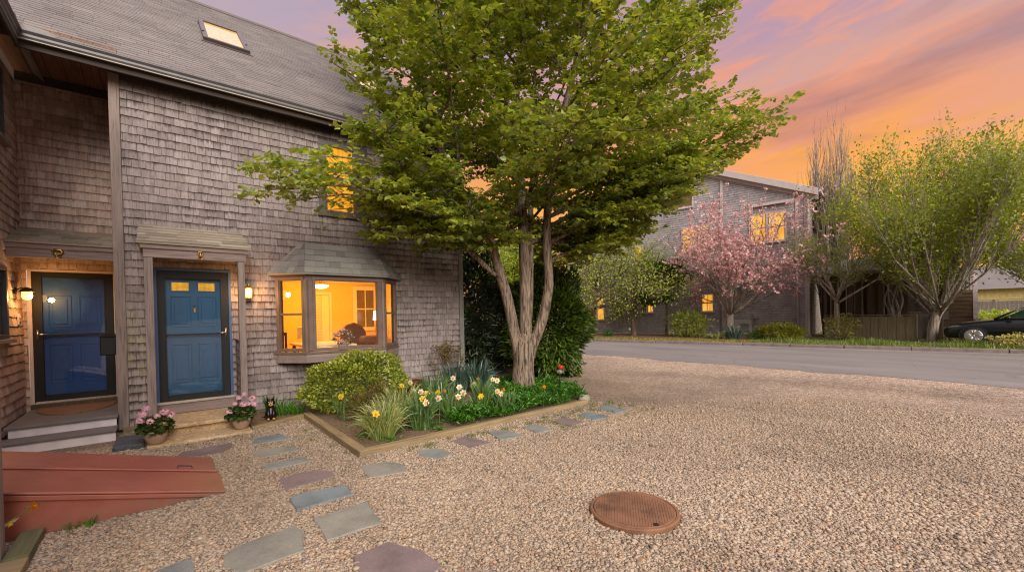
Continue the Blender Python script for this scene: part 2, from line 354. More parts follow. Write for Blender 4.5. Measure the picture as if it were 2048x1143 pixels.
# ---------------------------------------------------------------- mesh helpers
class MB:
    """collects shapes (world coordinates) and links them as ONE mesh object"""
    def __init__(s): s.v = []; s.f = []; s.uv = []
    def poly(s, pts, uv=None):
        k = len(s.v); s.v.extend([tuple(map(float, p)) for p in pts]); s.f.append(tuple(range(k, k+len(pts))))
        s.uv.append(uv or [(0, 0)]*len(pts))
    def faces(s, vs, fs):
        k = len(s.v); s.v.extend([tuple(map(float, p)) for p in vs])
        for f in fs: s.f.append(tuple(k+i for i in f)); s.uv.append([(0, 0)]*len(f))
    def hexa(s, b, t):
        """b, t: four corners each, same winding"""
        s.faces(list(b)+list(t), [(3, 2, 1, 0), (4, 5, 6, 7)]+[(i, (i+1) % 4, 4+(i+1) % 4, 4+i) for i in range(4)])
    def box(s, x0, x1, y0, y1, z0, z1):
        s.hexa([(x0, y0, z0), (x1, y0, z0), (x1, y1, z0), (x0, y1, z0)], [(x0, y0, z1), (x1, y0, z1), (x1, y1, z1), (x0, y1, z1)])
    def fbox(s, F, u0, u1, v0, v1, n0, n1):
        P = lambda u, v, n: F[0]+F[1]*u+F[2]*v+F[3]*n
        s.hexa([P(u0, v0, n0), P(u1, v0, n0), P(u1, v0, n1), P(u0, v0, n1)], [P(u0, v1, n0), P(u1, v1, n0), P(u1, v1, n1), P(u0, v1, n1)])
    def prism(s, pts2, z0, z1, inset=0, zi=None):
        n = len(pts2); c = np.mean(np.array(pts2), 0)
        ring = lambda z, k: [(c[0]+(p[0]-c[0])*k, c[1]+(p[1]-c[1])*k, z) for p in pts2]
        if inset:
            vs = ring(z0, 1)+ring(z1-.008, 1)+ring(z1, 1-inset); m = 3
        else: vs = ring(z0, 1)+ring(z1, 1); m = 2
        fs = [tuple(range((m-1)*n, m*n)), tuple(range(n-1, -1, -1))]
        for j in range(m-1): fs += [(j*n+i, j*n+(i+1) % n, (j+1)*n+(i+1) % n, (j+1)*n+i) for i in range(n)]
        s.faces(vs, fs)
    def xsec(s, prof, a, b, axis):
        """extrude a closed profile (list of 3-D offsets pairs) from a to b along axis 'x' or 'y'"""
        mk = (lambda t: [(t, p[0], p[1]) for p in prof]) if axis == 'x' else (lambda t: [(p[0], t, p[1]) for p in prof])
        n = len(prof); s.faces(mk(a)+mk(b), [tuple(range(n)), tuple(range(2*n-1, n-1, -1))]+[(i, n+i, n+(i+1) % n, (i+1) % n) for i in range(n)])
    def tube(s, pts, rad, n=8, cap=True, rough=0):
        pts = np.array(pts, float); m = len(pts)
        if np.isscalar(rad): rad = [rad]*m
        vs = []; up = None
        for i in range(m):
            t = pts[min(i+1, m-1)]-pts[max(i-1, 0)]; t = t/(np.linalg.norm(t)+1e-9)
            if up is None:
                a = V3(0, 0, 1) if abs(t[2]) < .9 else V3(1, 0, 0)
                up = np.cross(t, a)
            up = up-t*(up@t); up /= np.linalg.norm(up)+1e-9
            w = np.cross(t, up)
            for j in range(n):
                an = 2*PI*j/n; rr = rad[i]*(1+(rough*math.sin(an*3+i*.4)+rough*.7*math.sin(an*5-i*.3) if rough else 0))
                vs.append(pts[i]+(up*math.cos(an)+w*math.sin(an))*rr)
        fs = [(i*n+j, i*n+(j+1) % n, (i+1)*n+(j+1) % n, (i+1)*n+j) for i in range(m-1) for j in range(n)]
        if cap: fs += [tuple(range(n-1, -1, -1)), tuple(range((m-1)*n, m*n))]
        s.faces(vs, fs)
    def lathe(s, prof, c, n=20, axis=(0, 0, 1)):
        ax = V3(*axis); ax /= np.linalg.norm(ax)
        a = np.cross(ax, V3(0, 1, 0) if abs(ax[1]) < .9 else V3(1, 0, 0)); a /= np.linalg.norm(a); w = np.cross(ax, a)
        vs = [V3(*c)+ax*h+(a*math.cos(2*PI*j/n)+w*math.sin(2*PI*j/n))*r for r, h in prof for j in range(n)]
        m = len(prof)
        fs = [(i*n+j, i*n+(j+1) % n, (i+1)*n+(j+1) % n, (i+1)*n+j) for i in range(m-1) for j in range(n)]
        fs += [tuple(range(n-1, -1, -1)), tuple(range((m-1)*n, m*n))]
        s.faces(vs, fs)
    def ball(s, c, r, n=12, m=8):
        r = (r, r, r) if np.isscalar(r) else r
        vs = [(c[0]+r[0]*math.sin(PI*i/m)*math.cos(2*PI*j/n), c[1]+r[1]*math.sin(PI*i/m)*math.sin(2*PI*j/n), c[2]+r[2]*math.cos(PI*i/m)) for i in range(m+1) for j in range(n)]
        s.faces(vs, [(i*n+j, (i+1)*n+j, (i+1)*n+(j+1) % n, i*n+(j+1) % n) for i in range(m) for j in range(n)])
    def build(s, name, mat, parent=None, smooth=False, bevel=0, **kw):
        me = bpy.data.meshes.new(name)
        off = np.zeros(3)
        V = np.array(s.v, float)
        if parent is None and len(V):
            lo, hi = V.min(0), V.max(0); off = V3((lo[0]+hi[0])/2, (lo[1]+hi[1])/2, lo[2])
        me.from_pydata([tuple(p) for p in (V-off)], [], s.f)
        ul = me.uv_layers.new(name='UVMap')
        ul.data.foreach_set('uv', np.array([c for f in s.uv for c in f], float).ravel())
        me.materials.append(mat)
        if smooth: me.polygons.foreach_set('use_smooth', [True]*len(me.polygons))
        return link(name, me, parent, off, bevel, **kw)
WL = {}
def link(name, me, parent, off, bevel=0, **kw):
    o = bpy.data.objects.new(name, me); COL.objects.link(o)
    o.location = off
    WL[o.name] = np.array(off, float)
    if parent is not None:
        o.parent = parent
        o.location = V3(*off)-WL[parent.name]
    if bevel:
        b = o.modifiers.new('bevel', 'BEVEL'); b.width = bevel; b.segments = 2; b.limit_method = 'ANGLE'; b.angle_limit = math.radians(40)
    if kw: tag(o, **kw)
    return o
def tag(o, label=None, cat=None, group=None, kind=None):
    if label: o['label'] = label
    if cat: o['category'] = cat
    if group: o['group'] = group
    if kind: o['kind'] = kind
    return o
def thing(name, label, cat, loc, group=None):
    o = bpy.data.objects.new(name, None); COL.objects.link(o); o.empty_display_size = .1
    o.location = loc; WL[o.name] = V3(*loc)
    return tag(o, label, cat, group)
def npmesh(name, verts, faces, mat, parent=None, smooth=True, **kw):
    """fast mesh from arrays; every face has the same number of corners"""
    verts = np.asarray(verts, np.float32); faces = np.asarray(faces, np.int32)
    off = np.zeros(3)
    if parent is None:
        lo, hi = verts.min(0), verts.max(0); off = V3((lo[0]+hi[0])/2, (lo[1]+hi[1])/2, lo[2])
        verts = verts-off.astype(np.float32)
    me = bpy.data.meshes.new(name); n, k = faces.shape
    me.vertices.add(len(verts)); me.vertices.foreach_set('co', verts.ravel())
    me.loops.add(n*k); me.loops.foreach_set('vertex_index', faces.ravel())
    me.polygons.add(n); me.polygons.foreach_set('loop_start', np.arange(0, n*k, k, dtype=np.int32))
    me.polygons.foreach_set('loop_total', np.full(n, k, dtype=np.int32))
    if smooth: me.polygons.foreach_set('use_smooth', np.ones(n, bool))
    me.update(calc_edges=True); me.materials.append(mat)
    return link(name, me, parent, off, **kw)
def nrm(a): return a/(np.linalg.norm(a, axis=-1, keepdims=True)+1e-9)
def leaves(pos, d, nv, L, W, fold=.12, shape=((.32, .5), (.7, .36))):
    """arrays of six-corner leaves folded on the midrib; returns verts, quads"""
    pos = np.asarray(pos, float); N = len(pos)
    d = nrm(np.asarray(d, float)); nv = np.asarray(nv, float)
    nv = nrm(nv-d*np.sum(nv*d, 1, keepdims=True)); s = np.cross(d, nv)
    L = np.broadcast_to(np.asarray(L, float), (N,))[:, None]; W = np.broadcast_to(np.asarray(W, float), (N,))[:, None]
    (a, wa), (b, wb) = shape
    up = nv*W*fold
    tip = pos+d*L-nv*L*.12
    V = np.stack([pos, pos+d*L*a+s*W*wa+up, pos+d*L*b+s*W*wb+up, tip, pos+d*L*b-s*W*wb+up, pos+d*L*a-s*W*wa+up], 1).reshape(-1, 3)
    k = np.arange(N)[:, None]*6
    F = np.concatenate([k+np.array([[0, 1, 2, 3]]), k+np.array([[0, 3, 4, 5]])], 1).reshape(-1, 4)
    return V, F
def blades(base, tip, mid, W, k=4):
    """ribbons along quadratic curves base-mid-tip"""
    N = len(base); t = np.linspace(0, 1, k+1)[None, :, None]
    C = (1-t)**2*base[:, None]+2*t*(1-t)*mid[:, None]+t*t*tip[:, None]
    d = nrm(tip-base); s = np.cross(d, rng.normal(size=(N, 3))); s = nrm(s)
    w = (np.asarray(W).reshape(-1, 1, 1)*np.array([1, 1.05, .9, .6, .08][:k+1] if k == 4 else np.linspace(1, .1, k+1))[None, :, None])*.5
    A = C+s[:, None]*w; B = C-s[:, None]*w
    V = np.stack([A, B], 2).reshape(-1, 3)
    j = np.arange(k)[None, :]*2+np.arange(N)[:, None]*(2*(k+1))
    F = np.stack([j, j+1, j+3, j+2], 2).reshape(-1, 4)
    return V, F
def clump(cx, cy, z, n, r, h, spread, w, droop=.25):
    """a clump of arching strap leaves"""
    an = rng.uniform(0, 2*PI, n); rr = r*np.sqrt(rng.uniform(0, 1, n))
    b = np.stack([cx+rr*np.cos(an), cy+rr*np.sin(an), np.full(n, z)], 1)
    a2 = an+rng.normal(0, .5, n); hh = h*rng.uniform(.55, 1.1, n); sp = spread*rng.uniform(.2, 1.1, n)
    m = b+np.stack([sp*.35*np.cos(a2), sp*.35*np.sin(a2), hh*.95], 1)
    t = b+np.stack([sp*np.cos(a2), sp*np.sin(a2), hh*(1-droop*rng.uniform(0, 2, n)*sp/max(spread, 1e-6))], 1)
    return blades(b, t, m, w*rng.uniform(.7, 1.2, n))
def join(*vf):
    vs = []; fs = []; k = 0
    for v, f in vf:
        vs.append(v); fs.append(np.asarray(f)+k); k += len(v)
    return np.concatenate(vs), np.concatenate(fs)
def rdir(n):
    return nrm(rng.normal(size=(n, 3)))
def shrub_pts(c, r, n, inner=.55, lump=.22, freq=3.0):
    """points in a lumpy ellipsoid shell, with outward directions"""
    d = rdir(n)
    k = np.sin(d[:, 0]*freq*2.1+c[0])*np.cos(d[:, 1]*freq*1.7+c[1])+np.sin(d[:, 2]*freq*2.3+d[:, 0]*freq)
    rad = (inner+(1-inner)*rng.uniform(0, 1, n)**.5)*(1+lump*k*.6)
    return np.asarray(c)+d*rad[:, None]*np.asarray(r), d
def cut(lo, hi, spans):
    out = [(lo, hi)]
    for a, b in spans:
        nx = []
        for p, q in out:
            if b <= p or a >= q: nx.append((p, q)); continue
            if a > p: nx.append((p, a))
            if b < q: nx.append((b, q))
        out = nx
    return [(p, q) for p, q in out if q-p > .012]
def shingles(mb, F, u0, u1, v0, v1, expo, wmin, wmax, holes=(), thick=.012, top=None, gap=.004, jit=.004, lift=.003):
    """rows of separate wedge shingles over a rectangle of the frame F = (origin, U, V, N)"""
    P = lambda u, v, n: F[0]+F[1]*u+F[2]*v+F[3]*n
    rows = max(1, int(round((v1-v0)/expo))); expo = (v1-v0)/rows
    for i in range(rows):
        va = v0+i*expo; vb = min(va+expo*1.06, v1)
        sp = [(h[0], h[1]) for h in holes if h[2] < va+expo*.55 and h[3] > va+expo*.45]
        u = u0-RD.uniform(0, wmax)
        while u < u1:
            w = RD.uniform(wmin, wmax)
            for a, b in cut(max(u, u0), min(u+w-gap, u1), sp):
                if top and va+expo*.5 > top((a+b)/2): continue
                j = RD.uniform(-jit, jit); t = thick*RD.uniform(.75, 1.3)
                q = [P(a, va+j, t), P(b, va+j, t), P(b, vb, lift), P(a, vb, lift), P(a, va+j, .001), P(b, va+j, .001)]
                k = len(mb.v); mb.v.extend([tuple(x) for x in q])
                for f, uvs in (((0, 1, 2, 3), [(0, 0), (1, 0), (1, 1), (0, 1)]), ((4, 5, 1, 0), [(0, 0)]*4)):
                    mb.f.append(tuple(k+x for x in f)); mb.uv.append(uvs)
                for f in ((4, 0, 3), (1, 5, 2)):
                    mb.f.append(tuple(k+x for x in f)); mb.uv.append([(0, .6)]*3)
            u += w
def panel(mb, F, u0, u1, v0, v1, holes=(), n=0.0):
    """flat backing sheet with rectangular openings"""
    P = lambda u, v: F[0]+F[1]*u+F[2]*v+F[3]*n
    us = sorted({u0, u1, *[x for h in holes for x in h[:2] if u0 < x < u1]}); vs = sorted({v0, v1, *[x for h in holes for x in h[2:4] if v0 < x < v1]})
    for a, b in zip(us, us[1:]):
        for c, d in zip(vs, vs[1:]):
            m = ((a+b)/2, (c+d)/2)
            if any(h[0] < m[0] < h[1] and h[2] < m[1] < h[3] for h in holes): continue
            mb.poly([P(a, c), P(b, c), P(b, d), P(a, d)], [(.5, .9)]*4)
def trap(mb, A, B, C, D, rows, tab, thick=.012):
    """roof courses on a trapezoid: A-B eave, C-D top"""
    A, B, C, D = map(lambda p: V3(*p), (A, B, C, D))
    N = np.cross(B-A, C-A); N /= np.linalg.norm(N)
    for i in range(rows):
        t0, t1 = i/rows, min(1, (i+1.08)/rows)
        l0, r0 = A+(C-A)*t0, B+(D-B)*t0; l1, r1 = A+(C-A)*t1, B+(D-B)*t1
        Lb = np.linalg.norm(r0-l0); cuts = [0]; x = RD.uniform(.3, 1)*tab
        while x < Lb-.06: cuts.append(x/Lb); x += tab*RD.uniform(.75, 1.25)
        cuts.append(1)
        for a, b in zip(cuts, cuts[1:]):
            g = .002/Lb; th = thick*RD.uniform(.7, 1.3)
            p, q = l0+(r0-l0)*(a+g), l0+(r0-l0)*(b-g); p1, q1 = l1+(r1-l1)*(a+g), l1+(r1-l1)*(b-g)
            mb.faces([p+N*th, q+N*th, q1+N*.003, p1+N*.003, p+N*.0005, q+N*.0005], [(0, 1, 2, 3), (4, 5, 1, 0), (4, 0, 3), (1, 5, 2)])
FX = (V3(0, 0, 0), V3(1, 0, 0), V3(0, 0, 1), V3(0, -1, 0))       # main facade frame
def box(name, mat, x0, x1, y0, y1, z0, z1, parent=None, bevel=.004, **kw):
    m = MB(); m.box(x0, x1, y0, y1, z0, z1); return m.build(name, mat, parent, bevel=bevel, **kw)
# ================================================================ THE HOUSE
house = thing('shingled_house', 'grey cedar shingled house with bay window and two blue entry doors', 'house', (2.0, 2.0, GZ))
HX0, HX1 = -.43, 5.55
RY = 1.357                        # back wall of the recessed entry
WX = -1.71                        # wall of the left wing
SL = .83                          # roof slope
roofz = lambda y: 3.86+SL*(y+.33)
BAY = (1.6, 3.87, -.78, .8)
w = MB()
holes = [(-.1, .9, -1.47, .835), BAY, (2.37, 3.32, 2.0, 3.43), (5.04, 5.42, -1.32, -1.16)]
panel(w, FX, HX0, HX1, -1.6, 3.72, holes, -.004)
shingles(w, FX, -.425, 5.46, -1.585, 3.62, .1285, .075, .2, holes, thick=.017, gap=.006, jit=.007)
wall = w.build('wall', MS['wall'], house)
FR = (V3(0, RY, 0), V3(1, 0, 0), V3(0, 0, 1), V3(0, -1, 0))
w = MB(); hr = [(-1.655, -.5, -1.36, .9)]
panel(w, FR, WX, HX0, -1.65, 4.0, hr, -.004); shingles(w, FR, WX, HX0, -1.4, 3.9, .133, .08, .24, hr, thick=.016)
w.build('wall', MS['wall2'], house, label='brown shingled back wall of the recessed entry')
FW_ = (V3(WX, 0, 0), V3(0, 1, 0), V3(0, 0, 1), V3(1, 0, 0))
w = MB(); hw = [(-.9, .455, -.2, .81), (-.7, .56, 2.58, 3.6)]
panel(w, FW_, -9.6, RY, -1.65, 3.8, hw, -.004); shingles(w, FW_, -9.5, RY-.01, -1.64, 3.74, .133, .08, .24, hw, thick=.016)
w.build('wall', MS['wall2'], house)
w = MB(); FS = (V3(HX0, 0, 0), V3(0, 1, 0), V3(0, 0, 1), V3(-1, 0, 0)); panel(w, FS, .02, RY, -1.65, 3.9, (), -.004)
shingles(w, FS, .03, RY, -1.4, 3.9, .133, .08, .24); w.build('wall', MS['wall2'], house)
FE = (V3(HX1, 0, 0), V3(0, 1, 0), V3(0, 0, 1), V3(1, 0, 0))
w = MB(); gable = lambda u: (3.7+SL*(u+.3) if u < 4.5 else 3.7+SL*(9.3-u))
w.poly([(HX1-.004, 0, -1.65), (HX1-.004, 9, -1.65), (HX1-.004, 9, 3.75), (HX1-.004, 4.5, 7.6), (HX1-.004, 0, 3.75)], [(.5, .9)]*5)
shingles(w, FE, .09, 9, -1.6, 7.6, .1285, .08, .2, (), top=gable); w.build('wall', MS['wall'], house)
w = MB(); w.poly([(WX, 9, -1.65), (HX1, 9, -1.65), (HX1, 9, 3.75), (WX, 9, 3.75)]); w.build('wall', MS['wall'], house)

# roof: main slope, back slope, wing slope
r = MB()
cs, sn = 1/math.hypot(1, SL), SL/math.hypot(1, SL)
FRF = (V3(0, -.35, roofz(-.35)), V3(1, 0, 0), V3(0, cs, sn), V3(0, -sn, cs))
LS = (4.5+.35)/cs
SKY = [(.74, 1.53), (3.82, 4.61)]; SV = ((1.63+.35)/cs, (2.88+.35)/cs)
rh = [(a, b, SV[0], SV[1]) for a, b in SKY]
panel(r, FRF, -6, 5.85, 0, LS, rh, -.012)
shingles(r, FRF, -6, 5.85, 0, LS, .118, .22, .36, rh, thick=.008, gap=.003, jit=.002, lift=.002)
r.poly([(-6, 4.5, roofz(4.5)), (5.85, 4.5, roofz(4.5)), (5.85, 9.3, roofz(-.3)), (-6, 9.3, roofz(-.3))])
FWR = (V3(-1.36, 0, roofz(-.35)), V3(0, -1, 0), V3(-cs, 0, sn), V3(sn, 0, cs))
panel(r, FWR, -4.6, 7, 0, LS, (), -.012); shingles(r, FWR, -.1, 6, 0, LS*.5, .118, .22, .36, thick=.011, gap=.003, jit=.002, lift=.002)
roof = r.build('roof', MS['roof'], house)
m = MB(); m.box(-6, 5.86, 4.44, 4.56, roofz(4.5)-.03, roofz(4.5)+.025); m.build('ridge_cap', MS['roof'], roof)
# gutters
zt = roofz(-.35)-.02; zg = zt-.105
pr = [(-.30, zt), (-.30, zg), (-.355, zg), (-.375, zg+.03), (-.372, zg+.06), (-.398, zt-.012), (-.398, zt), (-.385, zt-.004), (-.372, zt-.03), (-.32, zt-.03)]
m = MB(); m.xsec(pr, -1.385, 5.8, 'x'); m.build('gutter', MS['gutter'], house)
m = MB(); m.xsec([(p[0]-1.03, p[1]) if False else (-1.71+(-p[0])-.02, p[1]) for p in pr], -6, -.33, 'y'); m.build('gutter', MS['gutter'], house)
box('gutter_highlight', MS['palestrip'], -1.39, 5.8, -.372, -.345, zg-.014, zg-.002, house, 0)  # pale strips painted in as the highlight along both gutters' lower edges
box('gutter_highlight', MS['palestrip'], -1.40, -1.372, -6, -.374, zg-.014, zg-.002, house, 0)
m = MB(); k = [(-1.345, -.40), (-1.345, -.375)]
for i in range(8):
    a = i/7; pa = V3(-1.345+.36*a, -.365, zt+.005); hgt = .085*math.sqrt(max(0, 1-a**3))+.004
    if i: m.poly([pp, pa, pa+V3(0, .03, hgt), pp+V3(0, .03, ph)])
    pp, ph = pa, hgt
for i in range(8):
    a = i/7; pa = V3(-1.352, -.365-.2*a, zt+.005); hgt = .16*math.sqrt(max(0, 1-a**2))+.004
    if i: m.poly([pp, pa, pa+V3(-.03, 0, hgt), pp+V3(-.03, 0, ph)])
    pp, ph = pa, hgt
m.build('splash_guard', MS['corner'], house)
# fascia, frieze, soffits
box('fascia', MS['fascia'], -1.42, 5.8, -.298, -.262, zg-.10, zt, house)
box('frieze_board', MS['fascia'], HX0-.12, HX1, -.024, -.004, 3.63, 3.80, house)
box('frieze_board', MS['fascia'], HX0-.12, HX1, -.05, -.026, 3.70, 3.80, house)
m = MB(); m.box(-.43, 5.8, -.26, -.006, 3.735, 3.75); m.build('soffit', MS['fascia'], house)
m = MB(); xx = WX
while xx < HX0-.02:
    x2 = min(xx+.205, HX0-.004); m.box(xx+.005, x2-.005, -.25, RY, 3.93, 3.95); xx += .205
m.box(WX, HX0, -.25, RY, 3.952, 3.96)
m.build('soffit', MS['soffit'], house)
box('soffit', MS['fascia'], WX, -1.40, -6, -.26, 3.74, 3.755, house)
box('fascia', MS['fascia'], -1.412, -1.38, -6, -.30, zg-.10, zt, house)
box('frieze_board', MS['fascia'], WX+.01, HX0, RY-.06, RY-.02, 3.80, 3.925, house)
# corner boards
box('corner_board', MS['trimz'], -.552, -.43, -.035, .10, -1.61, 3.70, house, .006)
m = MB(); m.box(5.465, 5.575, -.03, -.001, -1.6, 3.63); m.box(5.552, 5.58, 0, .1, -1.6, 3.75); m.build('corner_board', MS['corner'], house, bevel=.004)
box('water_table', MS['base'], -.5, -.1, -.06, -.015, -1.67, -1.575, house, .004)
box('water_table', MS['base'], 1.0, 5.45, -.02, -.005, -1.67, -1.59, house, .004)
# foundation vents
for a, b in ((5.05, 5.21), (5.23, 5.41)):
    m = MB(); m.box(a, b, .03, .05, -1.31, -1.17)
    v = m.build('vent', MS['dark'], house)
    m = MB()
    for i in range(5): m.box(a, b, -.006, .012, -1.305+i*.027, -1.297+i*.027)
    m.build('louvre', MS['bayframe'], v)

# skylights ------------------------------------------------------
P = lambda u, v, n: FRF[0]+FRF[1]*u+FRF[2]*v+FRF[3]*n
for a, b in SKY:
    m = MB(); f = .085
    for q in ((a, b, SV[0], SV[0]+f), (a, b, SV[1]-f, SV[1]), (a, a+f, SV[0]+f, SV[1]-f), (b-f, b, SV[0]+f, SV[1]-f)):
        m.fbox(FRF, *q, -.02, .075)
    m.fbox(FRF, a-.04, b+.04, SV[0]-.10, SV[0]-.001, .012, .018)
    s = m.build('skylight', MS['skyframe'], house, bevel=.008)
    m = MB(); m.fbox(FRF, a+f+.002, b-f-.002, SV[0]+f+.002, SV[1]-f-.002, .03, .045); m.build('pane', MS['litsky'], s)
    for u in (a+.02, b-.02): m = MB(); m.lathe([(.02, 0), (.02, .012)], P(u, SV[0]+.45, .076), 10, tuple(FRF[3])); m.build('fixing', MS['dark'], s)

# upstairs window ------------------------------------------------
m = MB(); a, b, c, d = 2.37, 3.32, 2.0, 3.43
for q in ((a, b, c, c+.1), (a, b, d-.1, d), (a, a+.13, c+.1, d-.1), (b-.27, b, c+.1, d-.1)): m.fbox(FX, *q, -.06, .03)
m.fbox(FX, a-.03, b+.03, c-.03, c-.001, -.02, .055)
s = m.build('window', MS['winframe'], house, bevel=.006)
m = MB(); a, b, c, d = a+.13, b-.27, c+.1, d-.1
mid = 2.74
for q in ((a, b, mid-.025, mid+.025), (a, a+.022, c, mid-.025), (b-.022, b, c, mid-.025), (a, a+.022, mid+.025, d), (b-.022, b, mid+.025, d)): m.fbox(FX, *q, -.03, .012)
m.build('sash', MS['winframe'], s, bevel=.003)
m = MB(); m.fbox(FX, a+.022, b-.022, c, mid-.025, -.03, -.024); m.build('pane', MS['litwin'], s)
m = MB(); m.fbox(FX, a+.022, b-.022, mid+.025, d, -.035, -.028); m.build('pane', MS['litwin'], s)

# wing windows (edge of frame) ------------------------------------
for (u0, u1, v0, v1) in hw:
    m = MB()
    for q in ((u0, u1, v0, v0+.06), (u0, u1, v1-.06, v1), (u0, u0+.07, v0+.06, v1-.06), (u1-.07, u1, v0+.06, v1-.06)): m.fbox(FW_, *q, -.04, .03)
    s = m.build('window', MS['shutter'], house, bevel=.004)
    m = MB(); m.fbox(FW_, u0+.07, u1-.07, v0+.06, v1-.06, -.03, -.02); m.build('pane', MS['darkwin'] if v0 > 1 else MS['shutter'], s)
    m = MB(); m.fbox(FW_, u0-.06, u1+.05, v0-.055, v0-.002, -.02, .09); m.build('sill', MS['trimz'], s, bevel=.006)

# entry doors -----------------------------------------------------
def entry(x0, x1, z0, z1, gx0, gx1, gz0, gz1, bar, yf, blue, casing, hinge_left, lites):
    F = (V3(0, yf, 0), V3(1, 0, 0), V3(0, 0, 1), V3(0, -1, 0))
    m = MB(); t = .04
    for q in ((x0-t, x0-.002, z0-.03, z1+t), (x1+.002, x1+t, z0-.03, z1+t), (x0-.002, x1+.002, z1+.002, z1+t)): m.fbox(F, *q, -.08, .012)
    cs_ = m.build('door_casing', casing, house, bevel=.003)
    # inner panelled door
    m = MB(); n0, n1 = -.11, -.075
    lz = [(gz1-.17, gz1-.06)]
    W = x1-x0; pan = [(x0+.13*W+.04, x0+.455*W), (x0+.545*W, x1-.13*W-.04)]
    opens = [(p[0]+.02, p[1]-.02, gz1-.19, gz1-.055) for p in pan] if lites else []
    panel(m, F, x0, x1, z0, z1, opens, n1)
    for p in pan:
        for (c, d) in ((gz0+.18, gz0+.80), (bar+.12, gz1-.28)):
            for j, (e, nn, mm) in enumerate(((0, n1, n1+.007), (.02, n1+.001, n1-.008), (.05, n1-.004, n1+.009))):
                a, b, c2, d2 = p[0]+e, p[1]-e, c+e, d-e
                if j == 0:
                    for q in ((a, b, c2, c2+.014), (a, b, d2-.014, d2), (a, a+.014, c2+.014, d2-.014), (b-.014, b, c2+.014, d2-.014)): m.fbox(F, *q, n1+.0005, n1+.014)
                elif j == 2: m.fbox(F, a, b, c2, d2, n1+.0008, n1+.016)
    dr = m.build('door', blue, house, bevel=.004)
    for o in opens:
        q = MB(); q.fbox(F, o[0]+.002, o[1]-.002, o[2]+.002, o[3]-.002, n1-.02, n1-.012); q.build('lite', MS['litdoor'], dr)
        q = MB()
        for z in ((o[0]-.014, o[1]+.014, o[2]-.014, o[2]), (o[0]-.014, o[1]+.014, o[3], o[3]+.014), (o[0]-.014, o[0], o[2], o[3]), (o[1], o[1]+.014, o[2], o[3])): q.fbox(F, *z, n1+.001, n1+.012)
        q.build('lite_frame', blue, dr)
    if lites:
        q = MB(); xm = (x0+x1)/2+.005; q.lathe([(.012, 0), (.016, .004), (.012, .02), (.004, .03)], (xm, yf-n1+.0-.002, .24), 10, (0, -1, 0)); q.box(xm-.014, xm+.014, yf-n1-.03, yf-n1-.003, .14, .225)
        q.build('knocker', MS['brass'], dr, bevel=.004)
    # storm door
    m = MB()
    for q in ((x0, gx0, z0, z1), (gx1, x1, z0, z1), (gx0, gx1, z0, gz0), (gx0, gx1, gz1, z1)): m.fbox(F, *q, -.025, .006)
    for q in ((gx0-.02, gx0, gz0-.02, gz1+.02), (gx1, gx1+.02, gz0-.02, gz1+.02), (gx0, gx1, gz0-.02, gz0), (gx0, gx1, gz1, gz1+.02)): m.fbox(F, *q, .0065, .012)
    m.fbox(F, gx0, gx1, bar-.012, bar+.012, -.02, .008)
    sd = m.build('storm_door', MS['black'], house, bevel=.003)
    for c, d in ((gz0, bar-.012), (bar+.012, gz1)):
        q = MB(); q.poly([F[0]+F[1]*u+F[2]*v-F[3]*.012 for u, v in ((gx0, c), (gx1, c), (gx1, d), (gx0, d))]); q.build('pane', MS['storm'], sd)
    hx = (gx1+.06) if hinge_left else (gx0-.06); s = -1 if hinge_left else 1
    q = MB(); q.fbox(F, hx-.014, hx+.014, bar-.085, bar+.085, .0065, .016)
    q.tube([V3(hx, yf-.016, bar+.01), V3(hx, yf-.05, bar+.012), V3(hx+s*.03, yf-.056, bar+.012), V3(hx+s*.12, yf-.052, bar+.008)], .009, 8)
    q.build('handle', MS['steel'], sd, True)
    return sd
entry(-.065, .868, -1.262, .803, .038, .757, -1.168, .682, -.215, -.012, MS['blue'], MS['bluetrim'], True, True)
entry(-1.6, -.652, -1.24, .83, -1.49, -.772, -1.14, .735, -.18, RY-.012, MS['blue2'], MS['pinktrim'], False, False)
box('door_sill', MS['palestrip'], -.1, .92, -.075, -.012, -1.302, -1.268, house, .004)
box('riser_board', MS['trimx'], -.105, .925, -.055, -.02, -1.46, -1.304, house, .004)
box('door_sill', MS['brownpost'], -1.64, -.6, RY-.1, RY-.02, -1.338, -1.272, house, .004)
# entry canopies -----------------------------------------------------
trapc = MB(); A, B, C, D = (-.27, -.6, 1.155), (1.135, -.6, 1.155), (-.255, -.014, 1.49), (1.075, -.014, 1.49)
trap(trapc, A, B, C, D, 6, .3, .016)
trapc.faces([A, B, D, C, (-.27, -.6, 1.13), (1.135, -.6, 1.13), (1.075, -.014, 1.13), (-.255, -.014, 1.13)], [(3, 2, 1, 0), (4, 5, 6, 7), (0, 1, 5, 4), (1, 2, 6, 5), (3, 0, 4, 7)])
can = trapc.build('canopy', MS['canroof'], house)
box('eave_board', MS['trimx'], -.235, 1.10, -.575, -.555, 1.066, 1.128, can)
box('beam', MS['trimx'], -.205, 1.075, -.55, -.47, .938, 1.064, can, .006)
for a, b in ((-.2, -.098), (.955, 1.05)): box('post', MS['trimz'], a, b, -.545, -.455, -1.46, .936, can, .006)
m = MB(); A, B, C, D = (WX+.002, .45, 1.19), (HX0-.1, .45, 1.19), (WX+.002, RY-.014, 1.51), (HX0-.1, RY-.014, 1.51)
trap(m, A, B, C, D, 6, .3, .016)
m.faces([A, B, D, C, (A[0], .45, 1.165), (B[0], .45, 1.165), (B[0], RY-.014, 1.165), (A[0], RY-.014, 1.165)], [(3, 2, 1, 0), (4, 5, 6, 7), (0, 1, 5, 4)])
can = m.build('canopy', MS['canroof'], house)
box('eave_board', MS['trimx'], WX+.004, -.56, .47, .49, 1.10, 1.163, can)
box('beam', MS['trimx'], WX+.004, -.56, .495, .57, .965, 1.098, can, .006)
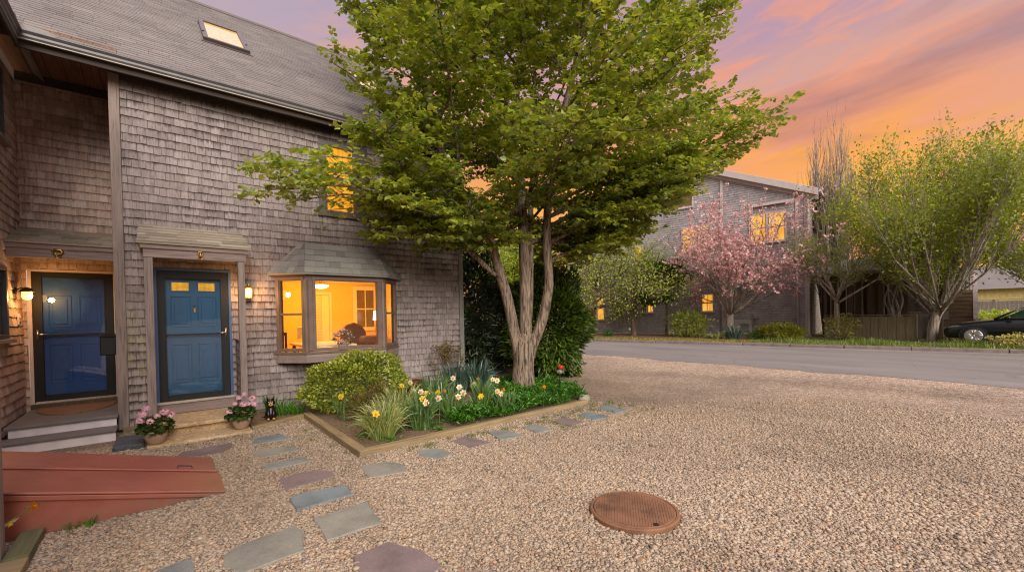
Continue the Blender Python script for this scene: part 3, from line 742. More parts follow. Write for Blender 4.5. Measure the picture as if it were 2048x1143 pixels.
# low shingled cheek wall right of the steps
m = MB(); FC = (V3(.962, 0, 0), V3(0, -1, 0), V3(0, 0, 1), V3(-1, 0, 0))
m.box(.962, 1.03, -.454, -.02, -1.46, -.34); shingles(m, FC, .02, .45, -1.46, -.36, .128, .09, .18)
ck = m.build('cheek_wall', MS['wall'], house); box('cap_board', MS['trimx'], .945, 1.04, -.453, -.02, -.338, -.312, ck)

# landing and steps ----------------------------------------------------
stoop = thing('painted_stoop', 'grey deck landing with two pale risers below the left door', 'stoop', (-1.1, .4, GZ))
box('deck', MS['deck'], -1.635, -.54, -.27, RY-.03, -1.38, -1.34, stoop, .008)
box('riser', MS['offwhite'], -1.6, -.556, -.235, -.21, -1.49, -1.382, stoop, .003)
box('tread', MS['deck'], -1.66, -.54, -.57, -.237, -1.525, -1.487, stoop, .008)
box('riser', MS['offwhite'], -1.64, -.55, -.535, -.51, -1.74, -1.527, stoop, .003)
steps = thing('concrete_steps', 'two worn concrete steps with pebbled riser below the right door', 'steps', (.42, -.7, GZ))
box('tread', MS['tread'], -.15, .99, -1.0, -.058, -1.515, -1.462, steps, .014)
box('riser', MS['concrete'], -.11, .95, -.94, -.06, -1.66, -1.517, steps, .01)
box('tread', MS['tread'], -.205, .985, -1.43, -.945, -1.66, -1.612, steps, .014)
box('stone_slab', MS['granite'], -.54, -.23, -1.28, -.62, -1.66, -1.585, None, .02, label='dark speckled granite slab on the gravel beside the concrete steps', cat='stone slab')

# bay window -------------------------------------------------------------
W1, F1, F2, W2 = V3(1.57, 0, 0), V3(1.98, -.45, 0), V3(3.43, -.45, 0), V3(3.9, 0, 0)
def seg(mb, p, q, t0, t1, z0, z1, n0, n1):
    d = (q-p)/np.linalg.norm(q-p); n = V3(d[1], -d[0], 0)
    F = (p, d, V3(0, 0, 1), n); mb.fbox(F, t0, t1, z0, z1, n0, n1)
bay = MB()
for p, q, gl in ((W1, F1, 'L'), (F1, F2, 'F'), (F2, W2, 'R')):
    L = np.linalg.norm(q-p)
    e0, e1 = (.17, .14) if gl == 'F' else ((.1, .09) if gl == 'L' else (.09, .1))
    seg(bay, p, q, 0, L, -.58, -.53, -.09, -.002); seg(bay, p, q, 0, L, .69, .80, -.09, -.002)
    seg(bay, p, q, 0, e0, -.53, .69, -.09, -.002); seg(bay, p, q, L-e1, L, -.53, .69, -.09, -.002)
    # raised stops
    for s in ((e0-.06, L-e1+.06, -.59, -.545), (e0-.06, L-e1+.06, .705, .76)): seg(bay, p, q, s[0], s[1], s[2], s[3], -.001, .014)
    for s in ((e0-.05, e0-.012), (L-e1+.012, L-e1+.05)): seg(bay, p, q, s[0], s[1], -.545, .705, -.001, .014)
    seg(bay, p, q, -.02, L+.02, -.635, -.6, -.05, .03)
    if gl != 'F': seg(bay, p, q, e0, L-e1, .065, .105, -.06, -.012)
bayo = bay.build('bay_window', MS['bayframe'], house, bevel=.003)
for c in (F1, F2):
    m = MB(); m.lathe([(.045, -.598), (.045, .70)], (c[0]+(.012 if c is F1 else -.012), -.428, 0), 8); m.build('corner_post', MS['bayframe'], bayo)
for p, q, e0, e1 in ((W1, F1, .1, .09), (F1, F2, .17, .14), (F2, W2, .09, .1)):
    L = np.linalg.norm(q-p); d = (q-p)/L; n = V3(d[1], -d[0], 0)
    for z0, z1 in (((-.53, .69),) if L > 1 else ((-.53, .065), (.105, .69))):
        m = MB(); m.poly([p+d*e0-n*.04+V3(0, 0, z0), p+d*(L-e1)-n*.04+V3(0, 0, z0), p+d*(L-e1)-n*.04+V3(0, 0, z1), p+d*e0-n*.04+V3(0, 0, z1)])
        m.build('pane', MS['glass'], bayo)
m = MB()
for p, q in ((W1, F1), (F1, F2), (F2, W2)): seg(m, p, q, -.01, np.linalg.norm(q-p)+.01, -.79, -.64, -.03, .018)
m.build('base_board', MS['trimx'], bayo, bevel=.005)
m = MB(); m.prism([(1.6, .1), (2.0, -.42), (3.41, -.42), (3.87, .1)], -.785, -.63); m.build('seat', MS['cloth'], bayo)
m = MB(); e = .815
A0, A1, A2, A3 = V3(1.46, -.012, e), V3(1.945, -.545, e), V3(3.475, -.545, e), V3(4.02, -.012, e); T0, T1 = V3(2.0, -.012, 1.40), V3(3.5, -.012, 1.40)
M0, M1 = V3(2.08, -.10, 1.40), V3(3.42, -.10, 1.40)
trap(m, A0, A1, T0, M0, 5, .16, .014); trap(m, A1, A2, M0, M1, 5, .2, .014); trap(m, A2, A3, M1, T1, 5, .16, .014)
m.faces([A0, A1, A2, A3, T1, M1, M0, T0, A0-V3(0, 0, .025), A1-V3(0, 0, .025), A2-V3(0, 0, .025), A3-V3(0, 0, .025)],
        [(0, 1, 6, 7), (1, 2, 5, 6), (2, 3, 4, 5), (7, 6, 5, 4), (8, 9, 1, 0), (9, 10, 2, 1), (10, 11, 3, 2), (11, 10, 9, 8)])
m.build('bay_roof', MS['bayroof'], bayo)

# lit room behind the bay ---------------------------------------------
m = MB(); RX0, RX1, RY0, RY1, RZ0, RZ1 = 1.0, 5.5, .07, 5.0, -1.25, 1.06
m.poly([(RX0, RY0, RZ0), (RX0, RY1, RZ0), (RX0, RY1, RZ1), (RX0, RY0, RZ1)]); m.poly([(RX1, RY0, RZ0), (RX1, RY1, RZ0), (RX1, RY1, RZ1), (RX1, RY0, RZ1)])
m.poly([(RX0, RY1, RZ0), (RX1, RY1, RZ0), (RX1, RY1, RZ1), (RX0, RY1, RZ1)])
panel(m, (V3(0, RY0, 0), V3(1, 0, 0), V3(0, 0, 1), V3(0, 1, 0)), RX0, RX1, RZ0, RZ1, [BAY])
rm = m.build('room', MS['room'], house)
m = MB(); m.poly([(RX0, RY0, RZ1), (RX1, RY0, RZ1), (RX1, RY1, RZ1), (RX0, RY1, RZ1)]); m.poly([(1.6, .08, .79), (1.99, -.44, .79), (3.42, -.44, .79), (3.88, .08, .79)]); m.build('ceiling', MS['ceil'], rm)
m = MB(); m.poly([(RX0, RY0, RZ0), (RX1, RY0, RZ0), (RX1, RY1, RZ0), (RX0, RY1, RZ0)]); m.build('floor', MS['floorr'], rm)
m = MB()
for q in ((4.66, 4.78), (5.33, 5.45)): m.box(q[0], q[1], 4.95, 4.99, -.42, 1.0)
m.box(4.78, 5.33, 4.95, 4.99, .88, 1.0); m.box(4.78, 5.33, 4.95, 4.99, -.42, -.3); m.box(4.78, 5.33, 4.955, 4.985, .26, .3); m.box(5.04, 5.07, 4.957, 4.983, -.3, .88)
iw = m.build('inner_window', MS['ceil'], rm, bevel=.004)
m = MB(); m.box(4.785, 5.325, 4.975, 4.99, -.295, .875); m.build('pane', MS['darkwin'], iw)
m = MB()
for q in ((3.46, 3.53), (3.94, 4.01)): m.box(q[0], q[1], 4.95, 4.99, -1.25, .80)
m.box(3.53, 3.94, 4.95, 4.99, .72, .80)
for i in range(40): m.box(3.535, 3.71, 4.94, 4.97, -1.2+i*.047, -1.165+i*.047)
m.box(3.72, 3.93, 4.96, 4.985, -1.24, .7)
m.build('inner_door', MS['ceil'], rm)
# furniture in the lit room ------------------------------------------------
t = thing('ceiling_lamp', 'round white ceiling lamp glowing inside the bay window room', 'lamp', (3.42, 3.9, 1.0))
m = MB(); m.lathe([(.02, -.125), (.13, -.105), (.2, -.06), (.215, -.02)], (3.42, 3.9, .95), 20); m.build('shade', MS['dome'], t, True)
m = MB(); m.lathe([(.225, -.02), (.225, 0), (.03, .005), (.03, .105)], (3.42, 3.9, .95), 20); m.build('ring', MS['brass'], t)
t = thing('armchair', 'brown upholstered armchair seen through the front pane of the bay', 'armchair', (3.8, 2.0, -1.25))
m = MB(); m.box(3.46, 4.2, 1.75, 2.5, -1.12, -.78); m.build('seat', MS['brownfab'], t, bevel=.06)
m = MB()
pts = [(3.46, -.8), (3.5, -.35), (3.6, -.17), (3.8, -.11), (4.0, -.17), (4.12, -.35), (4.18, -.8)]
m.faces([(x, 2.42, z) for x, z in pts]+[(x, 2.6, z) for x, z in pts], [tuple(range(7)), tuple(range(13, 6, -1))]+[(i, 7+i, 7+(i+1) % 7, (i+1) % 7) for i in range(7)])
m.build('backrest', MS['brownfab'], t, bevel=.05)
for a in (3.36, 4.16): box('armrest', MS['brownfab'], a, a+.16, 1.7, 2.45, -1.1, -.56, t, .05)
for x in (3.45, 4.2):
    for y in (1.8, 2.45): box('leg', MS['brownpost'], x, x+.05, y-.05, y, -1.25, -1.1, t)
t = thing('ottoman', 'dark footstool in front of the brown armchair', 'footstool', (3.86, 1.2, -1.25))
box('cushion', MS['brownfab'], 3.55, 4.05, 1.0, 1.4, -.62, -.42, t, .06); box('frame', MS['brownpost'], 3.57, 4.03, 1.02, 1.38, -1.25, -.625, t)
t = thing('dining_table', 'table with pale cloth behind the front pane of the bay', 'table', (2.6, .9, -1.25))
box('tabletop', MS['cloth'], 2.15, 3.1, .2, 1.75, -.57, -.53, t, .01)
for x in (2.2, 3.0):
    for y in (.25, 1.65): box('leg', MS['brownpost'], x, x+.06, y, y+.06, -1.25, -.571, t)
t = thing('slat_back_chair', 'wooden chair with slatted back behind the left pane of the bay', 'chair', (1.75, .75, -1.25))
box('seat', MS['brownpost'], 1.45, 1.95, .55, 1.0, -.82, -.78, t, .01)
box('top_rail', MS['brownpost'], 1.45, 1.95, .96, 1.0, -.33, -.27, t, .006)
for i in range(5): box('slat', MS['brownpost'], 1.47+i*.11, 1.51+i*.11, .965, .99, -.779, -.331, t)
for x in (1.46, 1.9):
    for y in (.56, .95): box('leg', MS['brownpost'], x, x+.045, y, y+.045, -1.25, -.821, t)
t = thing('cane_chair', 'pale cane dining chair behind the table in the lit room', 'chair', (2.75, 2.6, -1.25))
box('seat', MS['cloth'], 2.55, 2.95, 2.4, 2.8, -.8, -.75, t, .02); box('backrest', MS['cloth'], 2.55, 2.95, 2.8, 2.83, -.5, -.2, t, .02)
for x in (2.56, 2.91):
    for y in (2.42, 2.78): m = MB(); m.tube([(x, y, -1.25), (x, y, -.801)], .016, 8); m.build('leg', MS['brownpost'], t)
t = thing('flower_vase', 'white pot of small pink flowers standing on the bay window seat', 'vase', (2.68, -.22, -.63))
m = MB(); m.lathe([(.06, 0), (.08, .06), (.1, .13), (.105, .135), (.09, .12)], (2.68, -.22, -.629), 16); m.build('pot', MS['white'], t, True)
p, d = shrub_pts((2.7, -.2, -.38), (.17, .14, .12), 130); V, F = leaves(p, d+rdir(130)*.7, rdir(130), .05, .03); npmesh('foliage', V, F, MS['gerleaf'], t)
p, d = shrub_pts((2.7, -.2, -.36), (.17, .15, .13), 130, .8); V, F = leaves(p, d+rdir(130)*.9, rdir(130), .04, .035); npmesh('blossom', V, F, MS['gerflower'], t)
t = thing('table_lamp', 'small white table lamp beside the inner window of the lit room', 'lamp', (5.1, 4.2, -.6))
m = MB(); m.lathe([(.1, .0), (.075, .28)], (5.1, 4.2, -.08), 14); m.build('shade', MS['dome'], t, True)
m = MB(); m.lathe([(.07, -.5), (.07, -.48), (.02, -.46), (.05, -.3), (.015, -.08)], (5.1, 4.2, -.08), 14); m.build('base', MS['brass'], t, True)
t = thing('side_table', 'low side table under the table lamp in the lit room', 'table', (5.1, 4.2, -1.25))
box('tabletop', MS['brownpost'], 4.85, 5.35, 3.95, 4.45, -.62, -.585, t, .005)
for x in (4.88, 5.28):
    for y in (3.98, 4.38): box('leg', MS['brownpost'], x, x+.04, y, y+.04, -1.25, -.621, t)

# wall lamps, letter box, bell, ornaments ------------------------------------
def lamp_light(loc, e, r, c=(1, .56, .2)):
    l = bpy.data.lights.new('lamp_bulb', 'POINT'); l.energy = e; l.color = c; l.shadow_soft_size = r
    o = bpy.data.objects.new('lamp_bulb', l); COL.objects.link(o); o.location = loc; return o
t = thing('wall_lamp', 'lit brass wall lantern on the shingles between door and bay window', 'wall lamp', (1.15, -.03, .45))
m = MB(); m.box(1.12, 1.18, -.03, -.012, .44, .62); m.tube([(1.15, -.03, .58), (1.15, -.08, .63), (1.15, -.12, .62), (1.15, -.125, .585)], .008, 6)
m.lathe([(.022, .0), (.062, -.025), (.07, -.03), (.07, -.045), (.05, -.045)], (1.15, -.125, .585), 6); m.lathe([(.05, 0), (.055, .012)], (1.15, -.125, .365), 6)
for i in range(6): a = 2*PI*i/6; m.tube([(1.15+.052*math.cos(a), -.125+.052*math.sin(a), .375), (1.15+.064*math.cos(a), -.125+.064*math.sin(a), .545)], .004, 4)
m.build('lantern_frame', MS['brass'], t)
m = MB(); m.lathe([(.044, .0), (.054, .16)], (1.15, -.125, .38), 12); m.build('lamp_glass', MS['lampglass'], t, True)
lamp_light((1.15, -.215, .47), 21, .05, (1, .5, .15))
t = thing('wall_lamp', 'lit jar shaped wall lamp on the wing wall beside the left door', 'wall lamp', (WX+.03, .86, .43))
m = MB(); m.lathe([(.05, 0), (.05, .02), (.02, .03)], (WX+.012, .86, .5), 12, (1, 0, 0)); m.tube([(WX+.03, .86, .5), (WX+.08, .86, .54), (WX+.14, .86, .53)], .009, 6)
m.lathe([(.02, .03), (.05, .01), (.085, -.03), (.088, -.036), (.05, -.036)], (WX+.14, .86, .52), 14)
m.build('bracket', MS['iron'], t, True)
m = MB(); m.lathe([(.012, -.16), (.045, -.145), (.06, -.1), (.055, -.04)], (WX+.14, .86, .52), 14); m.build('lamp_glass', MS['lampglass'], t, True)
lamp_light((WX+.245, .83, .40), 17, .04, (1, .5, .15))
lamp_light((3.3, 3.0, .62), 165, .12, (1, .6, .13))
t = thing('doorbell', 'pale doorbell panel below the jar lamp on the wing wall', 'doorbell', (WX+.02, 1.0, .02))
box('plate', MS['white'], WX+.013, WX+.035, .955, 1.05, -.01, .155, t, .006); m = MB(); m.lathe([(.02, 0), (.018, .012)], (WX+.036, 1.0, .1), 12, (1, 0, 0)); m.build('button', MS['palestrip'], t)
m = MB(); m.box(WX+.036, WX+.042, .985, 1.02, .01, .045); m.build('badge', MS['iron'], t)
t = thing('mailbox', 'black metal letter box beside the left door behind the tall corner post', 'letter box', (-.66, 1.2, -.5))
m = MB(); m.box(-.74, -.56, .0+.12, .24, -.49, -.22); m.build('body', MS['black'], t, bevel=.012)
m = MB(); m.hexa([(-.745, .11, -.22), (-.555, .11, -.22), (-.555, .245, -.218), (-.745, .245, -.218)], [(-.745, .105, -.21), (-.555, .105, -.21), (-.555, .245, -.175), (-.745, .245, -.175)]); m.build('lid', MS['black'], t, bevel=.004)
m = MB(); m.box(-.56, -.432, .15, .22, -.40, -.38); m.box(-.56, -.432, .15, .22, -.31, -.29); m.build('bracket', MS['iron'], t)
m = MB(); c0 = V3(-1.19, .485, 1.035)
m.tube([c0+V3(*p) for p in ((-.055, 0, .045), (-.02, -.004, .055), (.03, -.004, .05), (.052, -.004, .02), (.03, -.004, -.01), (-.005, -.004, -.02), (-.03, -.004, -.005), (-.045, -.004, .015))], [.014, .02, .024, .022, .02, .018, .015, .008], 8)
m.tube([c0+V3(*p) for p in ((.0, -.004, -.02), (-.015, -.004, -.05), (.01, -.004, -.062), (.045, -.004, -.05))], [.014, .016, .012, .006], 8); m.ball(c0+V3(-.05, -.004, .045), .016, 8, 6)
m.build('door_ornament', MS['brass'], None, True, label='curling brass ornament on the beam above the left door', cat='ornament')
m = MB(); c0 = V3(.47, -.56, 1.0)
for cz, rr in ((.028, .03), (-.032, .024)):
    m.tube([c0+V3(rr*math.cos(a), -.002, cz+rr*1.1*math.sin(a)) for a in np.linspace(0, 2*PI, 17)], .009, 6)
m.tube([c0+V3(.0, -.002, .06), c0+V3(0, -.004, 0), c0+V3(0, -.002, -.062)], [.008, .016, .008], 8)
m.build('door_ornament', MS['brass'], None, True, label='slim brass ornament on the beam above the right door', cat='ornament')
m = MB(); n = 22
ring = [(-1.05+.46*math.cos(PI+PI*i/(n-1)), .99+.36*math.sin(PI+PI*i/(n-1))*.95) for i in range(n)]
ring = [(-1.08+.46*math.cos(a), 1.18+.87*math.sin(a)) for a in np.linspace(PI, 2*PI, n)]
m.prism(ring, -1.339, -1.32, .02); m.build('doormat', MS['mat'], None, label='half round brown doormat on the grey landing', cat='doormat')

# red bulkhead ----------------------------------------------------------------
BK = thing('cellar_bulkhead', 'oxide red steel cellar bulkhead with two sloping doors on the gravel', 'bulkhead', (-.6, -3.1, GZ))
bz = lambda x: -1.63+(.43-x)*.262
bx = lambda x, y, n: V3(x, y, bz(x)+n)
def slab(mb, x0, x1, y0, y1, n0, n1): mb.hexa([bx(x0, y0, n0), bx(x1, y0, n0), bx(x1, y1, n0), bx(x0, y1, n0)], [bx(x0, y0, n1), bx(x1, y0, n1), bx(x1, y1, n1), bx(x0, y1, n1)])
m = MB(); slab(m, WX+.02, .43, -3.775, -3.075, -.022, 0); d1 = m.build('door', MS['red'], BK, bevel=.008)
m = MB(); slab(m, WX+.02, .41, -3.06, -2.47, -.022, 0); slab(m, WX+.02, .412, -3.13, -3.055, .002, .02); d2 = m.build('door', MS['red'], BK, bevel=.008)
m = MB(); m.tube([bx(.08, -3.02, .0), bx(.085, -3.02, .035), bx(.2, -3.02, .035), bx(.205, -3.02, .0)], .006, 6); m.build('handle', MS['iron'], d2)
for y0, y1 in ((-3.745, -3.70), (-2.54, -2.5)):
    m = MB()
    m.hexa([(WX+.02, y0, -1.75), (.40, y0, -1.75), (.40, y1, -1.75), (WX+.02, y1, -1.75)], [bx(WX+.02, y0, -.028), bx(.40, y0, -.028), bx(.40, y1, -.028), bx(WX+.02, y1, -.028)])
    ya, yb = (y0-.025, y0-.001) if y0 < -3 else (y1+.001, y1+.025)
    m.hexa([bx(WX+.02, ya, -.075), bx(.41, ya, -.06), bx(.41, yb, -.06), bx(WX+.02, yb, -.075)], [bx(WX+.02, ya, -.026), bx(.41, ya, -.026), bx(.41, yb, -.026), bx(WX+.02, yb, -.026)])
    m.build('side_panel', MS['red'], BK, bevel=.006)

# timber edging, corner post -----------------------------------------------------
TZ = -1.575
m = MB(); m.hexa([(1.76, -3.62, -1.7), (1.88, -3.52, -1.7), (1.90, -.90, -1.7), (1.79, -.90, -1.7)], [(1.76, -3.62, TZ), (1.88, -3.52, TZ), (1.90, -.90, TZ), (1.79, -.90, TZ)])
m.build('edging_timber', MS['timbery'], None, bevel=.008, label='weathered timber edging the short left side of the flower bed', cat='garden edging', group='timbers edging the flower bed')
m = MB(); m.hexa([(1.765, -3.635, -1.7), (6.03, -3.46, -1.7), (6.03, -3.37, -1.7), (1.885, -3.525, -1.7)], [(1.765, -3.635, TZ), (6.03, -3.46, TZ-.01), (6.03, -3.37, TZ-.01), (1.885, -3.525, TZ)])
m.build('edging_timber', MS['timber'], None, bevel=.008, label='long weathered timber edging the flower bed along the stepping stones', cat='garden edging', group='timbers edging the flower bed')
m = MB(); m.hexa([(1.0, -1.29, -1.7), (1.785, -.96, -1.7), (1.785, -.87, -1.7), (.99, -1.2, -1.7)], [(1.0, -1.29, -1.6), (1.785, -.96, -1.59), (1.785, -.87, -1.59), (.99, -1.2, -1.6)])
m.build('edging_timber', MS['timber'], None, bevel=.006, label='short low plank between concrete steps and flower bed below the dog figurine', cat='garden edging', group='timbers edging the flower bed')
box('edging_timber', MS['mossy'], -.885, -.755, -4.30, -3.78, -1.7, -1.585, None, .01, label='mossy green timber at the foot of the grey post by the bulkhead', cat='garden edging')
m = MB(); m.box(-1.3, -.752, -4.62, -4.31, -1.7, -1.59); m.build('edging_timber', MS['timber'], None, bevel=.01, label='pale brown timber end in the bottom left corner', cat='garden edging')
t = thing('garden_post', 'weathered grey post at the left edge of the photo by the bulkhead', 'post', (-.96, -4.15, GZ))
box('shaft', MS['trimz'], -1.02, -.9, -4.21, -4.09, -1.68, .35, t, .008)
m = MB(); m.hexa([(-1.04, -4.23, .352), (-.88, -4.23, .352), (-.88, -4.07, .352), (-1.04, -4.07, .352)], [(-.98, -4.17, .42), (-.94, -4.17, .42), (-.94, -4.13, .42), (-.98, -4.13, .42)]); m.build('cap', MS['trimx'], t)

# manhole cover -----------------------------------------------------------------
t = thing('manhole_cover', 'round rusty iron manhole cover set in the gravel', 'manhole cover', (2.97, -6.58, GZ))
m = MB(); N = 56
vs = []; fs = []
for r_, z in ((.358, -1.70), (.358, -1.622), (.348, -1.614), (.332, -1.614), (.332, -1.64)):
    vs += [(2.98+r_*math.cos(2*PI*i/N), -6.585+r_*math.sin(2*PI*i/N), z) for i in range(N)]
m.faces(vs, [(j*N+i, j*N+(i+1) % N, (j+1)*N+(i+1) % N, (j+1)*N+i) for j in range(4) for i in range(N)])
m.build('frame', MS['rust'], t)
m = MB(); m.lathe([(.327, -1.66), (.327, -1.616), (.321, -1.612), (.306, -1.614)], (2.98, -6.585, 0), N)
ca, sa = math.cos(.65), math.sin(.65)
for i in range(29):
    o = -.294+i*.021; h = math.sqrt(max(0, .306**2-o*o))
    q = [V3(2.98+ca*u-sa*v, -6.585+sa*u+ca*v, z) for u, v, z in ((-h, o-.006, -1.6135), (h, o-.006, -1.6135), (h, o+.006, -1.6135), (-h, o+.006, -1.6135))]
    m.hexa(q, [p+V3(0, 0, .0022) for p in q])
m.build('lid', MS['rust'], t)
m = MB(); m.lathe([(.022, -1.6125), (.022, -1.6075)], (2.87, -6.86, 0), 12); m.build('lift_hole', MS['dark'], t)
# ================================================================ GROUND
def sheet(name, mat, pts, z, nx=None):
    m = MB(); m.poly([(p[0], p[1], z) for p in pts]); o = m.build(name, mat); o['kind'] = 'structure'; return o
sheet('terrain', MS['earth'], [(-900, -900), (1500, -900), (1500, 1500), (-900, 1500)], -1.78)
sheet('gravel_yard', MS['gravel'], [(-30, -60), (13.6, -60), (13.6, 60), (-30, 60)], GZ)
KA, KB = V3(19.59, 8.18, 0), V3(22.69, -8.37, 0); KD = (KB-KA)/np.linalg.norm(KB-KA); KN = V3(-KD[1], KD[0], 0)
kp = lambda t, off=0: KA+KD*t+KN*off           # along the far kerb, off > 0 away from the camera
edge = [(13.3+.10*math.sin(y*1.7)+.06*math.sin(y*4.1+1)+RD.uniform(-.06, .06), y) for y in np.arange(-60, 60, .2)]
m = MB()
for (x0, y0), (x1, y1) in zip(edge, edge[1:]):
    k0, k1 = (KA[0]+KD[0]*(y-KA[1])/KD[1] for y in (y0, y1))
    m.poly([(x0, y0, GZ+.005), (k0+.02, y0, GZ+.005), (k1+.02, y1, GZ+.005), (x1, y1, GZ+.005)])
m.build('road', MS['asphalt'])['kind'] = 'structure'
m = MB()
t = -40
while t < 60:
    L = RD.uniform(1.7, 2.6); h = RD.uniform(-.015, .012); o_ = RD.uniform(-.02, .02)
    m.hexa([kp(t, o_)+V3(0, 0, -1.75), kp(t+L-.02, o_)+V3(0, 0, -1.75), kp(t+L-.02, .16+o_)+V3(0, 0, -1.75), kp(t, .16+o_)+V3(0, 0, -1.75)],
           [kp(t, o_+.015)+V3(0, 0, -1.515+h), kp(t+L-.02, o_+.015)+V3(0, 0, -1.515+h), kp(t+L-.02, .16+o_)+V3(0, 0, -1.51+h), kp(t, .16+o_)+V3(0, 0, -1.51+h)]); t += L
m.build('kerb', MS['kerb'], bevel=.02)['kind'] = 'structure'
m = MB(); m.poly([kp(7.5, -.62)+V3(0, 0, GZ+.011), kp(45, -.62)+V3(0, 0, GZ+.011), kp(45, -.52)+V3(0, 0, GZ+.011), kp(7.5, -.52)+V3(0, 0, GZ+.011)])
m.build('road_edge_line', MS['white'])['kind'] = 'structure'
def strip(t0, t1, o0, o1, z, jag=0):
    ts = np.arange(t0, t1+.01, .5)
    A = [kp(x, o0+(RD.uniform(-jag, jag) if jag else 0)) for x in ts]; B = [kp(x, o1) for x in ts[::-1]]
    return [(p[0], p[1]) for p in A+B]
sheet('mulch_bed', MS['mulch'], strip(-40, 9.5, .155, 7.5, -1.53), -1.53)
sheet('lawn', MS['earth'], strip(8.0, 70, .155, 60, -1.53), -1.524)
sheet('bed_soil', MS['soil'], [(1.85, -3.5), (6.0, -3.4), (6.6, -2.9), (6.9, -1.2), (6.6, .2), (5.4, .3), (5.4, -.06), (1.0, -.06), (1.0, -1.2), (1.8, -.9)], -1.612)

# flagstones ------------------------------------------------------------------
FS_ = [
 ([(.09, -2.08), (.15, -1.92), (.68, -1.86), (.67, -2.09), (.51, -2.3), (.27, -2.26)], 1, 'long purple flagstone on the gravel in front of the concrete steps'),
 ([(.88, -2.15), (.94, -1.85), (1.25, -1.84), (1.35, -2.19), (1.07, -2.2)], 2, 'small grey green flagstone nearest the clay pot right of the steps'),
 ([(.79, -2.6), (.88, -2.47), (1.29, -2.58), (1.29, -2.86), (.88, -2.86)], 3, 'grey flagstone second from the house in the row beside the bulkhead'),
 ([(.82, -3.19), (.91, -3.15), (1.27, -3.18), (1.29, -3.4), (.84, -3.39)], 0, 'narrow grey flagstone third from the house beside the bulkhead'),
 ([(.87, -3.76), (1.05, -3.72), (1.28, -3.77), (1.36, -3.9), (1.36, -4.09), (.87, -4.12)], 1, 'purple brown flagstone just right of the bulkhead corner'),
 ([(.86, -4.37), (.96, -4.34), (1.35, -4.4), (1.34, -4.68), (.85, -4.68)], 2, 'bluest flagstone, in the path below the purple brown one'),
 ([(.92, -4.93), (1.38, -4.91), (1.32, -5.38), (.9, -5.37)], 3, 'squarish grey green flagstone below the bluest one'),
 ([(.28, -5.12), (.36, -5.04), (.77, -4.96), (.8, -5.07), (.74, -5.42), (.36, -5.44), (.27, -5.26)], 3, 'large many sided grey flagstone at the bottom of the photo'),
 ([(-.1, -5.05), (.11, -4.98), (.12, -5.16), (.12, -5.35), (-.1, -5.41)], 0, 'grey flagstone cut by the bottom edge left of the large one'),
 ([(.98, -5.71), (1.24, -5.69), (1.38, -5.99), (1.38, -6.23), (1.18, -6.3), (.92, -6.05)], 1, 'purple flagstone cut by the bottom edge, nearest the camera'),
 ([(1.65, -3.97), (1.92, -4.01), (2.03, -4.17), (1.99, -4.47), (1.6, -4.36)], 3, 'pale grey flagstone in front of the flower bed corner'),
 ([(2.37, -3.88), (2.62, -3.95), (2.65, -4.29), (2.41, -4.34), (2.31, -4.1)], 0, 'grey flagstone between the bed corner stone and the purple one'),
 ([(2.89, -3.82), (3.15, -3.77), (3.26, -4.25), (2.93, -4.23)], 1, 'purple flagstone along the long timber of the flower bed'),
 ([(3.5, -3.8), (3.75, -3.89), (3.75, -4.3), (3.4, -4.23)], 0, 'grey flagstone right of the purple one along the long timber'),
 ([(4.03, -3.92), (4.29, -3.93), (4.27, -4.33), (3.98, -4.32)], 0, 'grey flagstone fourth from the right end of the stepping stones'),
 ([(4.58, -4.0), (4.88, -3.93), (4.93, -4.37), (4.56, -4.39)], 1, 'brownish flagstone third from the right end of the stepping stones'),
 ([(5.17, -3.97), (5.5, -3.94), (5.47, -4.4), (5.12, -4.38)], 2, 'blue grey flagstone second from the right end of the stepping stones'),
 ([(5.79, -3.89), (6.13, -3.82), (6.06, -4.32), (5.72, -4.3)], 2, 'pale blue flagstone at the far right end of the stepping stones'),
]
for pts, k, lab in FS_:
    q = []
    for i, p in enumerate(pts):
        p1 = pts[(i+1) % len(pts)]
        for j in range(5):
            f = j/5; q.append((p[0]+(p1[0]-p[0])*f+RD.uniform(-.008, .008)*(j > 0), p[1]+(p1[1]-p[1])*f+RD.uniform(-.008, .008)*(j > 0)))
    if sum(q[i][0]*q[(i+1) % len(q)][1]-q[(i+1) % len(q)][0]*q[i][1] for i in range(len(q))) < 0: q = q[::-1]
    m = MB(); m.prism(q, -1.69, -1.634+RD.uniform(-.004, .004), .02)
    m.build('flagstone', STONES[k], None, label=lab, cat='flagstone', group='flagstones laid as a stepping stone path in the gravel')

# loose pebbles close to the camera --------------------------------------------
def inpoly(P, poly):
    x, y = P[:, 0], P[:, 1]; r = np.zeros(len(P), bool); n = len(poly)
    for i in range(n):
        (x0, y0), (x1, y1) = poly[i], poly[(i+1) % n]
        c = ((y0 > y) != (y1 > y)); xi = (x1-x0)*(y-y0)/((y1-y0) if y1 != y0 else 1e-9)+x0
        r ^= c & (x < xi)
    return r
N = 720000
P = np.stack([rng.uniform(-1.2, 9.5, N), rng.uniform(-8.9, -.9, N)], 1)
dep = P[:, 0]*.63+(P[:, 1]+8.7)*.776; lat = P[:, 0]*.776-(P[:, 1]+8.7)*.63
ok = (dep > 2.2) & (np.abs(lat) < dep*1.27+.4) & (rng.uniform(0, 1, N) < np.clip((8.2-dep)/3.2, 0, 1))
for pts, _, _ in FS_:
    c = np.mean(pts, 0); ok &= ~inpoly(P, [(c[0]+(p[0]-c[0])*.955, c[1]+(p[1]-c[1])*.955) for p in pts])
ok &= np.hypot(P[:, 0]-2.98, P[:, 1]+6.585) > .366
